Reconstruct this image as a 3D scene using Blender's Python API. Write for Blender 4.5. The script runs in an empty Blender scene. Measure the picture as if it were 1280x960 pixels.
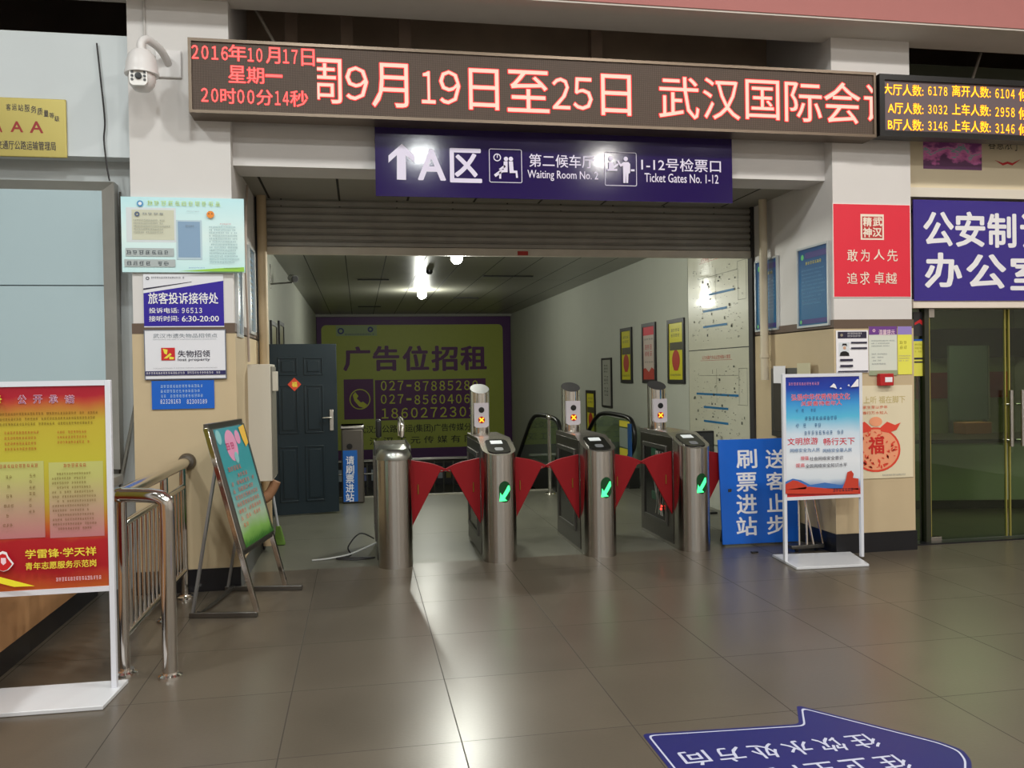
import bpy, bmesh, math, random
from mathutils import Vector, Matrix
random.seed(7)
PI = math.pi
SC = bpy.context.scene
COL = SC.collection
V3 = Vector

# ------------------------------------------------------------------ camera
CAM_H = 1.55
FPX = 1060.0
yaw, pitch, roll = math.radians(-10.2), math.radians(-0.7), math.radians(0.95)
cy, sy = math.cos(yaw), math.sin(yaw)
FW = V3((-sy*math.cos(pitch), cy*math.cos(pitch), math.sin(pitch)))
r0 = V3((cy, sy, 0)); u0 = r0.cross(FW)
RT = r0*math.cos(roll) - u0*math.sin(roll)
UP = r0*math.sin(roll) + u0*math.cos(roll)
CP = V3((0, 0, CAM_H))
cd = bpy.data.cameras.new('camera'); cam = bpy.data.objects.new('camera', cd); COL.objects.link(cam)
cam.matrix_world = Matrix(((RT.x, UP.x, -FW.x, 0), (RT.y, UP.y, -FW.y, 0), (RT.z, UP.z, -FW.z, CAM_H), (0, 0, 0, 1)))
cd.sensor_width = 36; cd.lens = FPX*36/1280; cd.clip_start = 0.05; cd.clip_end = 200
SC.camera = cam

# ------------------------------------------------------------------ light and exposure
SC.view_settings.view_transform = 'Standard'; SC.view_settings.look = 'None'
SC.view_settings.gamma = 1; SC.view_settings.use_curve_mapping = False
SC.view_settings.exposure = 0.0
w = bpy.data.worlds.new('world'); SC.world = w; w.use_nodes = True
w.node_tree.nodes['Background'].inputs[0].default_value = (0.5, 0.52, 0.55, 1)
w.node_tree.nodes['Background'].inputs[1].default_value = 0.02
HALL_W = 132      # watts of one hall ceiling lamp
BULB_W = 92       # watts of one bare bulb in the passage
HALL_LAMPS = [(-3.6, 2.6), (-0.4, 2.2), (3.0, 2.6), (6.4, 2.6), (-3.6, -1.6), (-0.2, -1.8), (3.2, -1.4), (6.4, -1.6), (1.4, -5.6), (-3.0, -5.6), (5.5, -5.6)]
BULBS = [(1.02, 8.8, 2.76), (1.15, 15.5, 3.02)]

# ------------------------------------------------------------------ materials
def lin(c):
    return tuple(((x/255)/12.92 if x/255 <= .04045 else ((x/255+.055)/1.055)**2.4) for x in c)
MC = {}
def mat(name, rgb=None, rough=.5, metal=0, emit=0, ecol=None, spec=.5, noise=0, nscale=8, aniso=0, bump=0, coat=0, trans=0):
    if name in MC: return MC[name]
    m = bpy.data.materials.new(name); m.use_nodes = True; MC[name] = m
    nt = m.node_tree; b = nt.nodes['Principled BSDF']
    c = lin(rgb)
    b.inputs['Base Color'].default_value = (*c, 1)
    b.inputs['Roughness'].default_value = rough; b.inputs['Metallic'].default_value = metal
    b.inputs['Specular IOR Level'].default_value = spec
    if coat: b.inputs['Coat Weight'].default_value = coat; b.inputs['Coat Roughness'].default_value = .05
    if emit:
        b.inputs['Emission Color'].default_value = (*lin(ecol or rgb), 1); b.inputs['Emission Strength'].default_value = emit
    if aniso: b.inputs['Anisotropic'].default_value = aniso
    if noise or bump:
        tc = nt.nodes.new('ShaderNodeTexCoord'); nz = nt.nodes.new('ShaderNodeTexNoise')
        nz.inputs['Scale'].default_value = nscale; nz.inputs['Detail'].default_value = 6
        nt.links.new(tc.outputs['Object'], nz.inputs['Vector'])
        if noise:
            mx = nt.nodes.new('ShaderNodeMix'); mx.data_type = 'RGBA'
            mx.inputs[6].default_value = (*[x*(1-noise) for x in c], 1); mx.inputs[7].default_value = (*[min(1, x*(1+noise)) for x in c], 1)
            nt.links.new(nz.outputs['Fac'], mx.inputs[0]); nt.links.new(mx.outputs[2], b.inputs['Base Color'])
        if bump:
            bp = nt.nodes.new('ShaderNodeBump'); bp.inputs['Strength'].default_value = bump; bp.inputs['Distance'].default_value = .01
            nt.links.new(nz.outputs['Fac'], bp.inputs['Height']); nt.links.new(bp.outputs[0], b.inputs['Normal'])
    return m

def ramp_mat(name, stops, axis=2, rough=.4, noise=0, nscale=3):
    """printed colour gradient along one generated axis"""
    m = bpy.data.materials.new(name); m.use_nodes = True; nt = m.node_tree; b = nt.nodes['Principled BSDF']
    tc = nt.nodes.new('ShaderNodeTexCoord'); sp = nt.nodes.new('ShaderNodeSeparateXYZ'); cr = nt.nodes.new('ShaderNodeValToRGB')
    nt.links.new(tc.outputs['Generated'], sp.inputs[0])
    src = sp.outputs[axis]
    if noise:
        nz = nt.nodes.new('ShaderNodeTexNoise'); nz.inputs['Scale'].default_value = nscale; nz.inputs['Detail'].default_value = 3
        nt.links.new(tc.outputs['Generated'], nz.inputs['Vector'])
        ma = nt.nodes.new('ShaderNodeMath'); ma.operation = 'MULTIPLY_ADD'; ma.inputs[1].default_value = noise; ma.inputs[2].default_value = -noise/2
        ad = nt.nodes.new('ShaderNodeMath'); nt.links.new(nz.outputs['Fac'], ma.inputs[0]); nt.links.new(ma.outputs[0], ad.inputs[0]); nt.links.new(src, ad.inputs[1]); src = ad.outputs[0]
    nt.links.new(src, cr.inputs[0])
    e = cr.color_ramp.elements
    e[0].position = stops[0][0]; e[0].color = (*lin(stops[0][1]), 1); e[1].position = stops[-1][0]; e[1].color = (*lin(stops[-1][1]), 1)
    for p, c in stops[1:-1]:
        n = e.new(p); n.color = (*lin(c), 1)
    nt.links.new(cr.outputs[0], b.inputs['Base Color']); b.inputs['Roughness'].default_value = rough
    return m

def grid_mat(name, base, line, sx, sy_, ox, oy, lw, rough, noise=.12, nscale=1.5, fine=60, axes=('X', 'Y'), rvar=.1, bump=0, lineamt=1.0, stagger=None):
    """tiles: joint lines at world positions ox+k*sx, oy+k*sy"""
    m = bpy.data.materials.new(name); m.use_nodes = True; nt = m.node_tree; b = nt.nodes['Principled BSDF']; N = nt.nodes.new; L = nt.links.new
    tc = N('ShaderNodeTexCoord'); sp = N('ShaderNodeSeparateXYZ'); L(tc.outputs['Object'], sp.inputs[0])
    def M(op, a, b_=None, c=None):
        n = N('ShaderNodeMath'); n.operation = op
        for i, v in enumerate((a, b_, c)):
            if v is None: continue
            if isinstance(v, (int, float)): n.inputs[i].default_value = v
            else: L(v, n.inputs[i])
        return n.outputs[0]
    def li(ax, s, o, wd):
        q = M('DIVIDE', M('SUBTRACT', sp.outputs[ax], o), s)
        f = M('PINGPONG', q, .5)
        return M('LESS_THAN', f, wd/s/2), M('FLOOR', q)
    a, ia = li(axes[0], sx, ox, lw); c, ic = li(axes[1], sy_, oy, lw*.8)
    ln = M('MAXIMUM', a, c)
    wn = N('ShaderNodeTexWhiteNoise'); wn.noise_dimensions = '2D'; cb = N('ShaderNodeCombineXYZ'); L(ia, cb.inputs[0]); L(ic, cb.inputs[1]); L(cb.outputs[0], wn.inputs['Vector'])
    nz = N('ShaderNodeTexNoise'); nz.inputs['Scale'].default_value = nscale; nz.inputs['Detail'].default_value = 5; L(tc.outputs['Object'], nz.inputs['Vector'])
    nf = N('ShaderNodeTexNoise'); nf.inputs['Scale'].default_value = fine; nf.inputs['Detail'].default_value = 2; L(tc.outputs['Object'], nf.inputs['Vector'])
    k = M('ADD', M('ADD', M('MULTIPLY', M('SUBTRACT', nz.outputs['Fac'], .5), noise*3), M('MULTIPLY', M('SUBTRACT', wn.outputs['Value'], .5), noise)), M('MULTIPLY', M('SUBTRACT', nf.outputs['Fac'], .5), noise*1.6))
    k = M('ADD', k, 1)
    vm = N('ShaderNodeVectorMath'); vm.operation = 'SCALE'; vm.inputs[0].default_value = lin(base); L(k, vm.inputs['Scale'])
    mx = N('ShaderNodeMix'); mx.data_type = 'RGBA'; L(M('MULTIPLY', ln, lineamt), mx.inputs[0]); L(vm.outputs[0], mx.inputs[6]); mx.inputs[7].default_value = (*lin(line), 1)
    L(mx.outputs[2], b.inputs['Base Color'])
    L(M('ADD', M('MULTIPLY', M('SUBTRACT', nz.outputs['Fac'], .5), rvar), M('ADD', M('MULTIPLY', ln, .3), rough)), b.inputs['Roughness'])
    if bump:
        bp = N('ShaderNodeBump'); bp.inputs['Strength'].default_value = bump; bp.inputs['Distance'].default_value = .004; L(nf.outputs['Fac'], bp.inputs['Height']); L(bp.outputs[0], b.inputs['Normal'])
    return m

def glass_mat(name, tint, fac=.12, rough=.02):
    m = bpy.data.materials.new(name); m.use_nodes = True; nt = m.node_tree; nt.nodes.clear(); N = nt.nodes.new
    o = N('ShaderNodeOutputMaterial'); t = N('ShaderNodeBsdfTransparent'); g = N('ShaderNodeBsdfGlossy'); x = N('ShaderNodeMixShader'); f = N('ShaderNodeLayerWeight')
    t.inputs[0].default_value = (*lin(tint), 1); g.inputs['Roughness'].default_value = rough; f.inputs[0].default_value = .5
    p = N('ShaderNodeMath'); p.operation = 'POWER'; p.inputs[1].default_value = 4; nt.links.new(f.outputs['Facing'], p.inputs[0])
    a = N('ShaderNodeMath'); a.operation = 'MULTIPLY_ADD'; a.inputs[1].default_value = .5; a.inputs[2].default_value = fac
    nt.links.new(p.outputs[0], a.inputs[0]); nt.links.new(a.outputs[0], x.inputs[0]); nt.links.new(t.outputs[0], x.inputs[1]); nt.links.new(g.outputs[0], x.inputs[2]); nt.links.new(x.outputs[0], o.inputs[0])
    return m

WHITEW = mat('white_wall_paint', (215, 211, 208), .75, noise=.05, nscale=3)
WHITEL = mat('white_left_wall_paint', (206, 212, 214), .75, noise=.05, nscale=3)
TANW = mat('tan_wall_paint', (196, 176, 142), .7, noise=.07, nscale=4)
BROWN = mat('brown_band_paint', (98, 80, 66), .6)
BLACKB = mat('black_base', (26, 26, 30), .3, noise=.2)
STEEL = mat('brushed_steel', (186, 182, 176), .24, 1, aniso=.94)
def brushed(m, rot=0):
    nt = m.node_tree; N = nt.nodes.new; g = N('ShaderNodeNewGeometry'); c = N('ShaderNodeVectorMath'); c.operation = 'CROSS_PRODUCT'; c.inputs[1].default_value = (0, 0, 1)
    nt.links.new(g.outputs['Normal'], c.inputs[0]); b = nt.nodes['Principled BSDF']; nt.links.new(c.outputs[0], b.inputs['Tangent']); b.inputs['Anisotropic Rotation'].default_value = rot
brushed(STEEL, .25)
STEELD = mat('dull_steel', (120, 118, 114), .4, 1)
CHROME = mat('polished_steel', (214, 210, 205), .12, 1)
REDF = mat('red_flap', (132, 8, 18), .5, spec=.3)
BLK = mat('black_plastic', (14, 14, 16), .35)
WHITEP = mat('white_print', (238, 236, 240), .5)
WHITEF = mat('white_metal_frame', (216, 218, 226), .4)
REDP = mat('red_print', (200, 30, 36), .5)
DARKP = mat('dark_print', (40, 36, 60), .5)
GREYP = mat('grey_print', (120, 130, 140), .5)
BLUEP = mat('blue_print', (16, 90, 190), .5)
YELP = mat('yellow_print', (236, 220, 70), .5)

# ------------------------------------------------------------------ mesh helpers
class MB:
    def __init__(s): s.bm = bmesh.new()
    def poly(s, pts):
        try: return s.bm.faces.new([s.bm.verts.new(p) for p in pts])
        except ValueError: pass
    def hexa(s, p):
        v = [s.bm.verts.new(q) for q in p]
        for f in ((0, 3, 2, 1), (4, 5, 6, 7), (0, 1, 5, 4), (1, 2, 6, 5), (2, 3, 7, 6), (3, 0, 4, 7)): s.bm.faces.new([v[i] for i in f])
    def box(s, x0, x1, y0, y1, z0, z1):
        s.hexa([(x0, y0, z0), (x1, y0, z0), (x1, y1, z0), (x0, y1, z0), (x0, y0, z1), (x1, y0, z1), (x1, y1, z1), (x0, y1, z1)]); return s
    def beam(s, p, q, w, t, up=(0, 0, 1)):
        p, q = V3(p), V3(q); d = (q-p).normalized(); a = d.cross(V3(up))
        if a.length < 1e-4: a = d.cross(V3((0, 1, 0)))
        a.normalize(); b = a.cross(d); a = a*w/2; b = b*t/2
        s.hexa([p-a-b, p+a-b, p+a+b, p-a+b, q-a-b, q+a-b, q+a+b, q-a+b]); return s
    def tube(s, pts, r, seg=12, caps=True):
        pts = [V3(p) for p in pts]; n = len(pts); rings = []; prev = None
        rs = r if isinstance(r, (list, tuple)) else [r]*n
        for i, p in enumerate(pts):
            d = (pts[min(i+1, n-1)]-pts[max(i-1, 0)]).normalized()
            if prev is None:
                a = d.cross(V3((0, 0, 1)))
                if a.length < 1e-3: a = d.cross(V3((0, 1, 0)))
            else: a = prev-d*prev.dot(d)
            a.normalize(); prev = a; b = d.cross(a)
            rings.append([s.bm.verts.new(p+(a*math.cos(2*PI*k/seg)+b*math.sin(2*PI*k/seg))*rs[i]) for k in range(seg)])
        for i in range(n-1):
            for k in range(seg): s.bm.faces.new((rings[i][k], rings[i][(k+1) % seg], rings[i+1][(k+1) % seg], rings[i+1][k]))
        if caps: s.bm.faces.new(rings[0][::-1]); s.bm.faces.new(rings[-1])
        return s
    def lathe(s, prof, c, axis=(0, 0, 1), seg=28):
        c = V3(c); ax = V3(axis).normalized(); a = ax.orthogonal().normalized(); b = ax.cross(a); rings = []
        for r, h in prof:
            rings.append([s.bm.verts.new(c+ax*h+(a*math.cos(2*PI*k/seg)+b*math.sin(2*PI*k/seg))*max(r, 1e-4)) for k in range(seg)])
        for i in range(len(rings)-1):
            for k in range(seg): s.bm.faces.new((rings[i][k], rings[i][(k+1) % seg], rings[i+1][(k+1) % seg], rings[i+1][k]))
        s.bm.faces.new(rings[0][::-1]); s.bm.faces.new(rings[-1]); return s
    def ball(s, c, r, seg=20): return s.lathe([(r*math.sin(PI*i/10), -r*math.cos(PI*i/10)) for i in range(11)], c, seg=seg)
    def prism(s, pts, nrm):
        """extrude a polygon (list of 3D points) by vector nrm"""
        nrm = V3(nrm); a = [s.bm.verts.new(V3(p)) for p in pts]; b = [s.bm.verts.new(V3(p)+nrm) for p in pts]; n = len(a)
        s.bm.faces.new(a[::-1]); s.bm.faces.new(b)
        for i in range(n): s.bm.faces.new((a[i], a[(i+1) % n], b[(i+1) % n], b[i]))
        return s

ORI = {}
def fin(name, bm, m, parent=None, bevel=0, smooth=40, kind=None, label=None, origin=None):
    o0 = V3(ORI[parent.name]) if parent else V3(origin or (0, 0, 0))
    bmesh.ops.recalc_face_normals(bm, faces=bm.faces)
    if o0.length: bmesh.ops.translate(bm, verts=bm.verts, vec=-o0)
    me = bpy.data.meshes.new(name); bm.to_mesh(me); bm.free()
    if m: me.materials.append(m)
    if smooth:
        me.shade_smooth(); me.set_sharp_from_angle(angle=math.radians(smooth))
    o = bpy.data.objects.new(name, me); COL.objects.link(o)
    if parent: o.parent = parent
    else: o.location = o0
    ORI[o.name] = tuple(o0)
    if bevel:
        md = o.modifiers.new('bevel', 'BEVEL'); md.width = bevel; md.segments = 2; md.limit_method = 'ANGLE'
    if kind: o['kind'] = kind
    if label: o['label'] = label
    return o
def obj(name, mb, m, parent=None, **k): return fin(name, mb.bm, m, parent, **k)
def struct(name, mb, m, **k): return obj(name, mb, m, None, kind='structure', **k)
def thing(name, label, cat, loc, group=None):
    o = bpy.data.objects.new(name, None); o.empty_display_size = .1; COL.objects.link(o); o.location = loc
    ORI[o.name] = tuple(loc); o['label'] = label; o['category'] = cat
    if group: o['group'] = group
    return o
def tag(o, label, cat, group=None):
    o['label'] = label; o['category'] = cat
    if group: o['group'] = group
    return o

# ------------------------------------------------------------------ surfaces to print on
def ray(u, v): return RT*((u-640)/FPX) - UP*((v-480)/FPX) + FW
class Fr:
    def __init__(s, o, u, v):
        s.o = V3(o); s.u = V3(u).normalized(); s.v = V3(v).normalized(); s.n = s.u.cross(s.v)
    def pt(s, a, b, d=0): return s.o+s.u*a+s.v*b+s.n*d
    def px(s, u, v):
        d = ray(u, v); t = (s.o-CP).dot(s.n)/d.dot(s.n); p = CP+d*t-s.o; return p.dot(s.u), p.dot(s.v)
    def box(s, u0_, v0_, u1, v1):          # photo measurements -> (left, bottom, right, top) on this surface
        um, vm = (u0_+u1)/2, (v0_+v1)/2
        return (s.px(u0_, vm)[0], s.px(um, v1)[1], s.px(u1, vm)[0], s.px(um, v0_)[1])
def FY(y): return Fr((0, y, 0), (1, 0, 0), (0, 0, 1))
def FR(x): return Fr((x, 0, 0), (0, -1, 0), (0, 0, 1))     # faces -X
def FL(x): return Fr((x, 0, 0), (0, 1, 0), (0, 0, 1))      # faces +X

def glyphs(s, bold=0, space=1):
    c = bpy.data.curves.new('t', 'FONT'); c.body = s; c.offset = bold; c.space_character = space; c.resolution_u = 2; c.fill_mode = 'BOTH'
    o = bpy.data.objects.new('t', c); COL.objects.link(o)
    dg = bpy.context.evaluated_depsgraph_get(); me = bpy.data.meshes.new_from_object(o.evaluated_get(dg))
    bpy.data.objects.remove(o); bpy.data.curves.remove(c)
    return me
def rr(a0, b0, a1, b1, r, n=5):
    pts = []
    for cx, cy_, s in ((a1-r, b0+r, -PI/2), (a1-r, b1-r, 0), (a0+r, b1-r, PI/2), (a0+r, b0+r, PI)):
        for i in range(n+1): t = s+PI/2*i/n; pts.append((cx+r*math.cos(t), cy_+r*math.sin(t)))
    return pts
class Board:
    """a sheet or panel with printing on it; printing boxes are fractions of the sheet (left, top, right, bottom)"""
    def __init__(s, name, label, cat, fr, b, th, m, group=None, edge=None, ew=.02, part='sheet', loc=None, root=None, bevel=0, ed=.012, back=0):
        s.fr, s.b = fr, b; s.k = 0
        c = fr.pt((b[0]+b[2])/2, b[1], back)
        s.root = root or thing(name, label, cat, loc or c, group)
        s.top = back+th
        mb = MB(); P = fr.pt
        mb.hexa([P(b[0], b[1], back), P(b[2], b[1], back), P(b[2], b[3], back), P(b[0], b[3], back), P(b[0], b[1], s.top), P(b[2], b[1], s.top), P(b[2], b[3], s.top), P(b[0], b[3], s.top)])
        s.sheet = obj(part, mb, m, s.root, bevel=bevel, smooth=0)
        if edge:
            mb = MB()
            for a0, b0, a1, b1 in ((b[0]-ew, b[1]-ew, b[0], b[3]+ew), (b[2], b[1]-ew, b[2]+ew, b[3]+ew), (b[0], b[3], b[2], b[3]+ew), (b[0], b[1]-ew, b[2], b[1])):
                t = s.top+ed; mb.hexa([P(a0, b0, back), P(a1, b0, back), P(a1, b1, back), P(a0, b1, back), P(a0, b0, t), P(a1, b0, t), P(a1, b1, t), P(a0, b1, t)])
            obj('frame', mb, edge, s.root, smooth=0)
    def ab(s, x, y): b = s.b; return b[0]+(b[2]-b[0])*x, b[3]-(b[3]-b[1])*y
    def d(s, lay=None):
        if lay is None: s.k += 1; lay = s.k
        return s.top+.0008*lay
    def pxb(s, u0_, v0_, u1, v1):
        q = s.fr.box(u0_, v0_, u1, v1); b = s.b; W, H = b[2]-b[0], b[3]-b[1]
        return ((q[0]-b[0])/W, (b[3]-q[3])/H, (q[2]-b[0])/W, (b[3]-q[1])/H)
    def text(s, items, m, bold=0, name='lettering', clip=False, px=True, parent=None, merge=None):
        """each entry is (characters, box); bold thickens the strokes by overlaying shifted copies"""
        if merge is None: merge = all(len(i[0]) == 1 for i in items) or clip
        out = []; d = s.d(); bm = None
        for st, bx in items:
            x0, y1, x1, y0 = s.fr.box(*bx) if px else (*s.ab(bx[0], bx[3]), *s.ab(bx[2], bx[1]))
            num = all(ch in '0123456789-' for ch in st) and len(st) > 0
            me = glyphs(''.join(chr(ord(ch)+0xFEE0) for ch in st) if num else st, 0, .6 if num else 1); vs = [v.co for v in me.vertices]
            if not vs: continue
            mnx, mxx = min(v.x for v in vs), max(v.x for v in vs); mny, mxy = min(v.y for v in vs), max(v.y for v in vs)
            sx, sy2 = (x1-x0)/(mxx-mnx), (y0-y1)/max(mxy-mny, 1e-6)
            if st == '1' and sx > sy2*1.1: c = (x0+x1)/2; sx = sy2*1.1; x0 = c-sx*(mxx-mnx)/2
            if bm is None or not merge: bm = bmesh.new(); out.append(bm)
            e = max(0, bold)*1.05; sh = [(0, 0)] if e < .001 else [(0, 0), (e, 0), (-e, 0), (0, e*.8), (0, -e*.8), (e*.7, e*.6), (-e*.7, -e*.6), (e*.7, -e*.6), (-e*.7, e*.6)]
            for k, (ex, ey) in enumerate(sh):
                tmp = bmesh.new(); tmp.from_mesh(me)
                for v in tmp.verts:
                    v.co = s.fr.pt(x0+(v.co.x-mnx+ex)*sx, y1+(v.co.y-mny+ey)*sy2, d+k*.00003)
                m2 = bpy.data.meshes.new('x'); tmp.to_mesh(m2); tmp.free(); bm.from_mesh(m2); bpy.data.meshes.remove(m2)
            bpy.data.meshes.remove(me)
        res = None
        for b in out:
            if clip:
                for a, sg in ((clip[0], -1), (clip[1], 1)):
                    bmesh.ops.bisect_plane(b, geom=b.verts[:]+b.edges[:]+b.faces[:], plane_co=s.fr.pt(a, 0), plane_no=s.fr.u*sg, clear_outer=True)
            res = fin(name, b, m, parent or s.root, smooth=0)
        return res
    def shape(s, polys, m, name='print', lay=None, rel=True):
        mb = MB(); d = s.d(lay)
        for p in polys:
            mb.poly([s.fr.pt(*(s.ab(*q) if rel else q), d) for q in p])
        mb.bm.normal_update(); bmesh.ops.triangulate(mb.bm, faces=mb.bm.faces)
        return obj(name, mb, m, s.root, smooth=0)
    def rect(s, x0, y0, x1, y1, m, name='print', **k): return s.shape([[(x0, y0), (x1, y0), (x1, y1), (x0, y1)]], m, name, **k)
    def disc(s, x, y, r, m, name='print', n=28, r_in=0):
        a, b = s.ab(x, y); mb = MB(); d = s.d()
        R = lambda t, q: s.fr.pt(a+q*math.cos(t), b+q*math.sin(t), d)
        for i in range(n):
            t0, t1 = 2*PI*i/n, 2*PI*(i+1)/n
            mb.poly([R(t0, r_in), R(t0, r), R(t1, r), R(t1, r_in)] if r_in else [R(t0, r), R(t1, r), s.fr.pt(a, b, d)])
        return obj(name, mb, m, s.root, smooth=0)
    def lines(s, x0, y0, x1, y1, rows, m, name='small_print', fill=.55, ragged=.25, cw=None, seed=1, indent=0):
        """rows of print too small to read: little blocks of strokes"""
        rg = random.Random(seed); mb = MB(); d = s.d(); b = s.b; W, H = b[2]-b[0], b[3]-b[1]
        rh = (y1-y0)/rows; ch = rh*fill; cwid = cw or ch*H/W
        for i in range(rows):
            y = y0+rh*i; xe = x1-(x1-x0)*ragged*rg.random(); x = x0+(indent*cwid if i % 3 == 0 else 0)
            while x+cwid <= xe:
                if rg.random() > .07:
                    for q in range(3):
                        yy = y+ch*(q*.4+rg.random()*.08); xa = x+cwid*.05+cwid*.25*rg.random(); xb = x+cwid*(.62+.24*rg.random())
                        mb.poly([s.fr.pt(*s.ab(u, v), d) for u, v in ((xa, yy), (xb, yy), (xb, yy+ch*.11), (xa, yy+ch*.11))])
                    for q in (.12+.2*rg.random(), .5+.2*rg.random()):
                        xv = x+cwid*q; ya = y+ch*.3*rg.random(); yb = y+ch*(.65+.3*rg.random()); mb.poly([s.fr.pt(*s.ab(u, v), d) for u, v in ((xv, ya), (xv+cwid*.09, ya), (xv+cwid*.09, yb), (xv, yb))])
                x += cwid
        return obj(name, mb, m, s.root, smooth=0)
    def rring(s, bx, r, t, m, name='icon_frame', px=True):
        a0, b0, a1, b1 = s.fr.box(*bx) if px else (*s.ab(bx[0], bx[3]), *s.ab(bx[2], bx[1])); d = s.d()
        o = rr(a0, b0, a1, b1, r); i = rr(a0+t, b0+t, a1-t, b1-t, max(r-t, .001)); mb = MB(); n = len(o)
        for k in range(n): mb.poly([s.fr.pt(*q, d) for q in (o[k], o[(k+1) % n], i[(k+1) % n], i[k])])
        return obj(name, mb, m, s.root, smooth=0)

# ------------------------------------------------------------------ the building
YP = 6.48          # front of the two pillars
FLOORM = grid_mat('floor_stone_tiles', (86, 78, 67), (52, 47, 40), .752, .748, .397, .555, .0055, .29, noise=.12, nscale=2.2, fine=70, rvar=.05, bump=.05)
PASSM = grid_mat('passage_floor_stone', (98, 97, 86), (70, 69, 60), 1.504, 2.6, .397, 8.3, .006, .36, noise=.08, nscale=1.2, fine=70, rvar=.08)
mb = MB(); mb.box(-9, 9, -9, 6.9, -.1, 0); mb.box(-2.0, 4.75, 6.9, 7.0, -.1, 0)
mb.box(4.75, 9, 6.9, 10.4, -.1, 0)
struct('floor', mb, FLOORM)
mb = MB(); mb.box(-1.1, 4.05, 7.0, 11.0, -.1, 0); struct('floor_passage', mb, PASSM)
mb = MB(); mb.box(-1.04, 2.5, 10.93, 11.02, -.12, .012); struct('trim_1', mb, mat('stair_nosing', (150, 146, 132), .45))
# stairs and landing beyond the edge of the passage floor
mb = MB()
for i in range(8): mb.box(-1.04, 2.46, 11.0+i*.3, 11.0+(i+1)*.3+.02, -1.5, -.155*(i+1)-.02)
mb.box(-1.04, 3.95, 13.4, 21.7, -1.5, -1.26); struct('floor_landing', mb, mat('stair_stone', (70, 68, 62), .5, noise=.15))
# hall ceiling and outer walls
HALLC = mat('hall_ceiling_paint', (190, 188, 184), .8); HALLW = mat('hall_wall_paint', (206, 200, 192), .8)
struct('ceiling', MB().box(-9, 9, -9, 6.13, 6.4, 6.6), HALLC)
struct('wall_back', MB().box(-9, 9, -9.2, -9, 0, 6.5), HALLW)
struct('wall_far_left', MB().box(-9.2, -9, -9, 8, 0, 6.5), HALLW)
struct('wall_far_right', MB().box(9, 9.2, -9, 10.5, 0, 6.5), HALLW)
# pillars
def pillar(name, x0, x1, y1, zt=6.5):
    struct(name, MB().box(x0, x1, YP, y1, 1.95, zt), WHITEW)
def pillar_low(tagname, x0, x1, y1):
    return MB().box(x0-.008, x1+.008, YP-.008, y1, .16, 1.89), MB().box(x0-.008, x1+.008, YP-.01, y1, 1.88, 1.955), MB().box(x0-.015, x1+.015, YP-.02, y1, 0, .165)
pillar('wall_pillar_left', -1.59, -.895, 7.94)
pillar('wall_pillar_right', 3.9, 4.62, 7.96)
for nm, x0, x1, y1 in (('left', -1.59, -.895, 7.94), ('right', 3.9, 4.62, 7.96)):
    a, b, c = pillar_low(nm, x0, x1, y1)
    struct('wall_dado_'+nm, a, TANW); struct('trim_band_'+nm, b, BROWN); struct('baseboard_'+nm, c, BLACKB)
# top fascia beam of the hall: rosy in front, grey underside
struct('wall_beam', MB().box(-9, 9, 6.13, 6.47, 4.31, 6.5), mat('rose_beam', (176, 112, 108), .7, noise=.04))
struct('wall_beam_soffit', MB().box(-9, 9, 6.14, 6.6, 4.295, 4.312), mat('grey_soffit', (206, 200, 192), .8, noise=.05))
# lintel across the opening
struct('wall_lintel', MB().box(-.895, 3.9, 6.6, 6.95, 3.135, 4.0), WHITEW)
mb = MB(); mb.box(-.895, 3.9, 6.95, 7.94, 3.17, 3.2)
struct('ceiling_strip', mb, grid_mat('strip_ceiling_board', (150, 146, 136), (40, 38, 34), .62, 3, -.15, 20.5, .02, .6, noise=.08))
# dark void above the lintel
VOID = mat('void_dark', (140, 124, 112), .9, noise=.4, nscale=2)
mb = MB(); mb.box(-9, 9, 9.0, 9.1, 3.3, 6.5); mb.box(-9, 9, 6.6, 9.1, 5.6, 5.7); struct('wall_void', mb, VOID)
mb = MB(); mb.box(-.9, 3.9, 7.6, 7.7, 3.2, 4.75); struct('wall_void_beam', mb, mat('raw_concrete', (186, 168, 148), .9, noise=.3, nscale=3))
mb = MB()
for x in (-.55, -.1, .38, 2.05): mb.box(x, x+.1, 7.2, 7.3, 3.9, 5.6)
struct('trim_2', mb, mat('raw_post', (160, 140, 124), .9, noise=.2))
struct('trim_3', MB().tube([(-.8, 6.75, 4.5), (-.45, 6.75, 3.85)], .012).tube([(5.6, 6.75, 4.55), (5.25, 6.75, 3.6)], .012), mat('grey_strut', (140, 132, 122), .6))
# left of the left pillar: upper board, recess, panel wall
struct('wall_left_upper', MB().box(-9, -1.59, 6.55, 6.75, 3.16, 4.035), WHITEL)
struct('wall_left_recess', MB().box(-9, -1.59, 6.69, 6.9, 0, 3.3), mat('grey_recess_paint', (176, 180, 180), .7, noise=.08, nscale=3))
# right of the right pillar
struct('wall_right_upper', MB().box(4.62, 9, 6.75, 6.95, 2.14, 3.9), mat('rosy_wall', (196, 172, 152), .7))
struct('wall_right_void', MB().box(4.62, 9, 6.95, 7.05, 3.8, 4.3), mat('void_green', (62, 66, 52), .9, noise=.2))
struct('trim_4', MB().box(4.62, 9, 6.6, 6.76, 3.02, 3.1), mat('cream_ledge', (222, 214, 200), .6))
struct('trim_5', MB().box(4.72, 9, 6.6, 6.76, 2.06, 2.135), mat('cream_rail', (232, 220, 206), .5))
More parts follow.
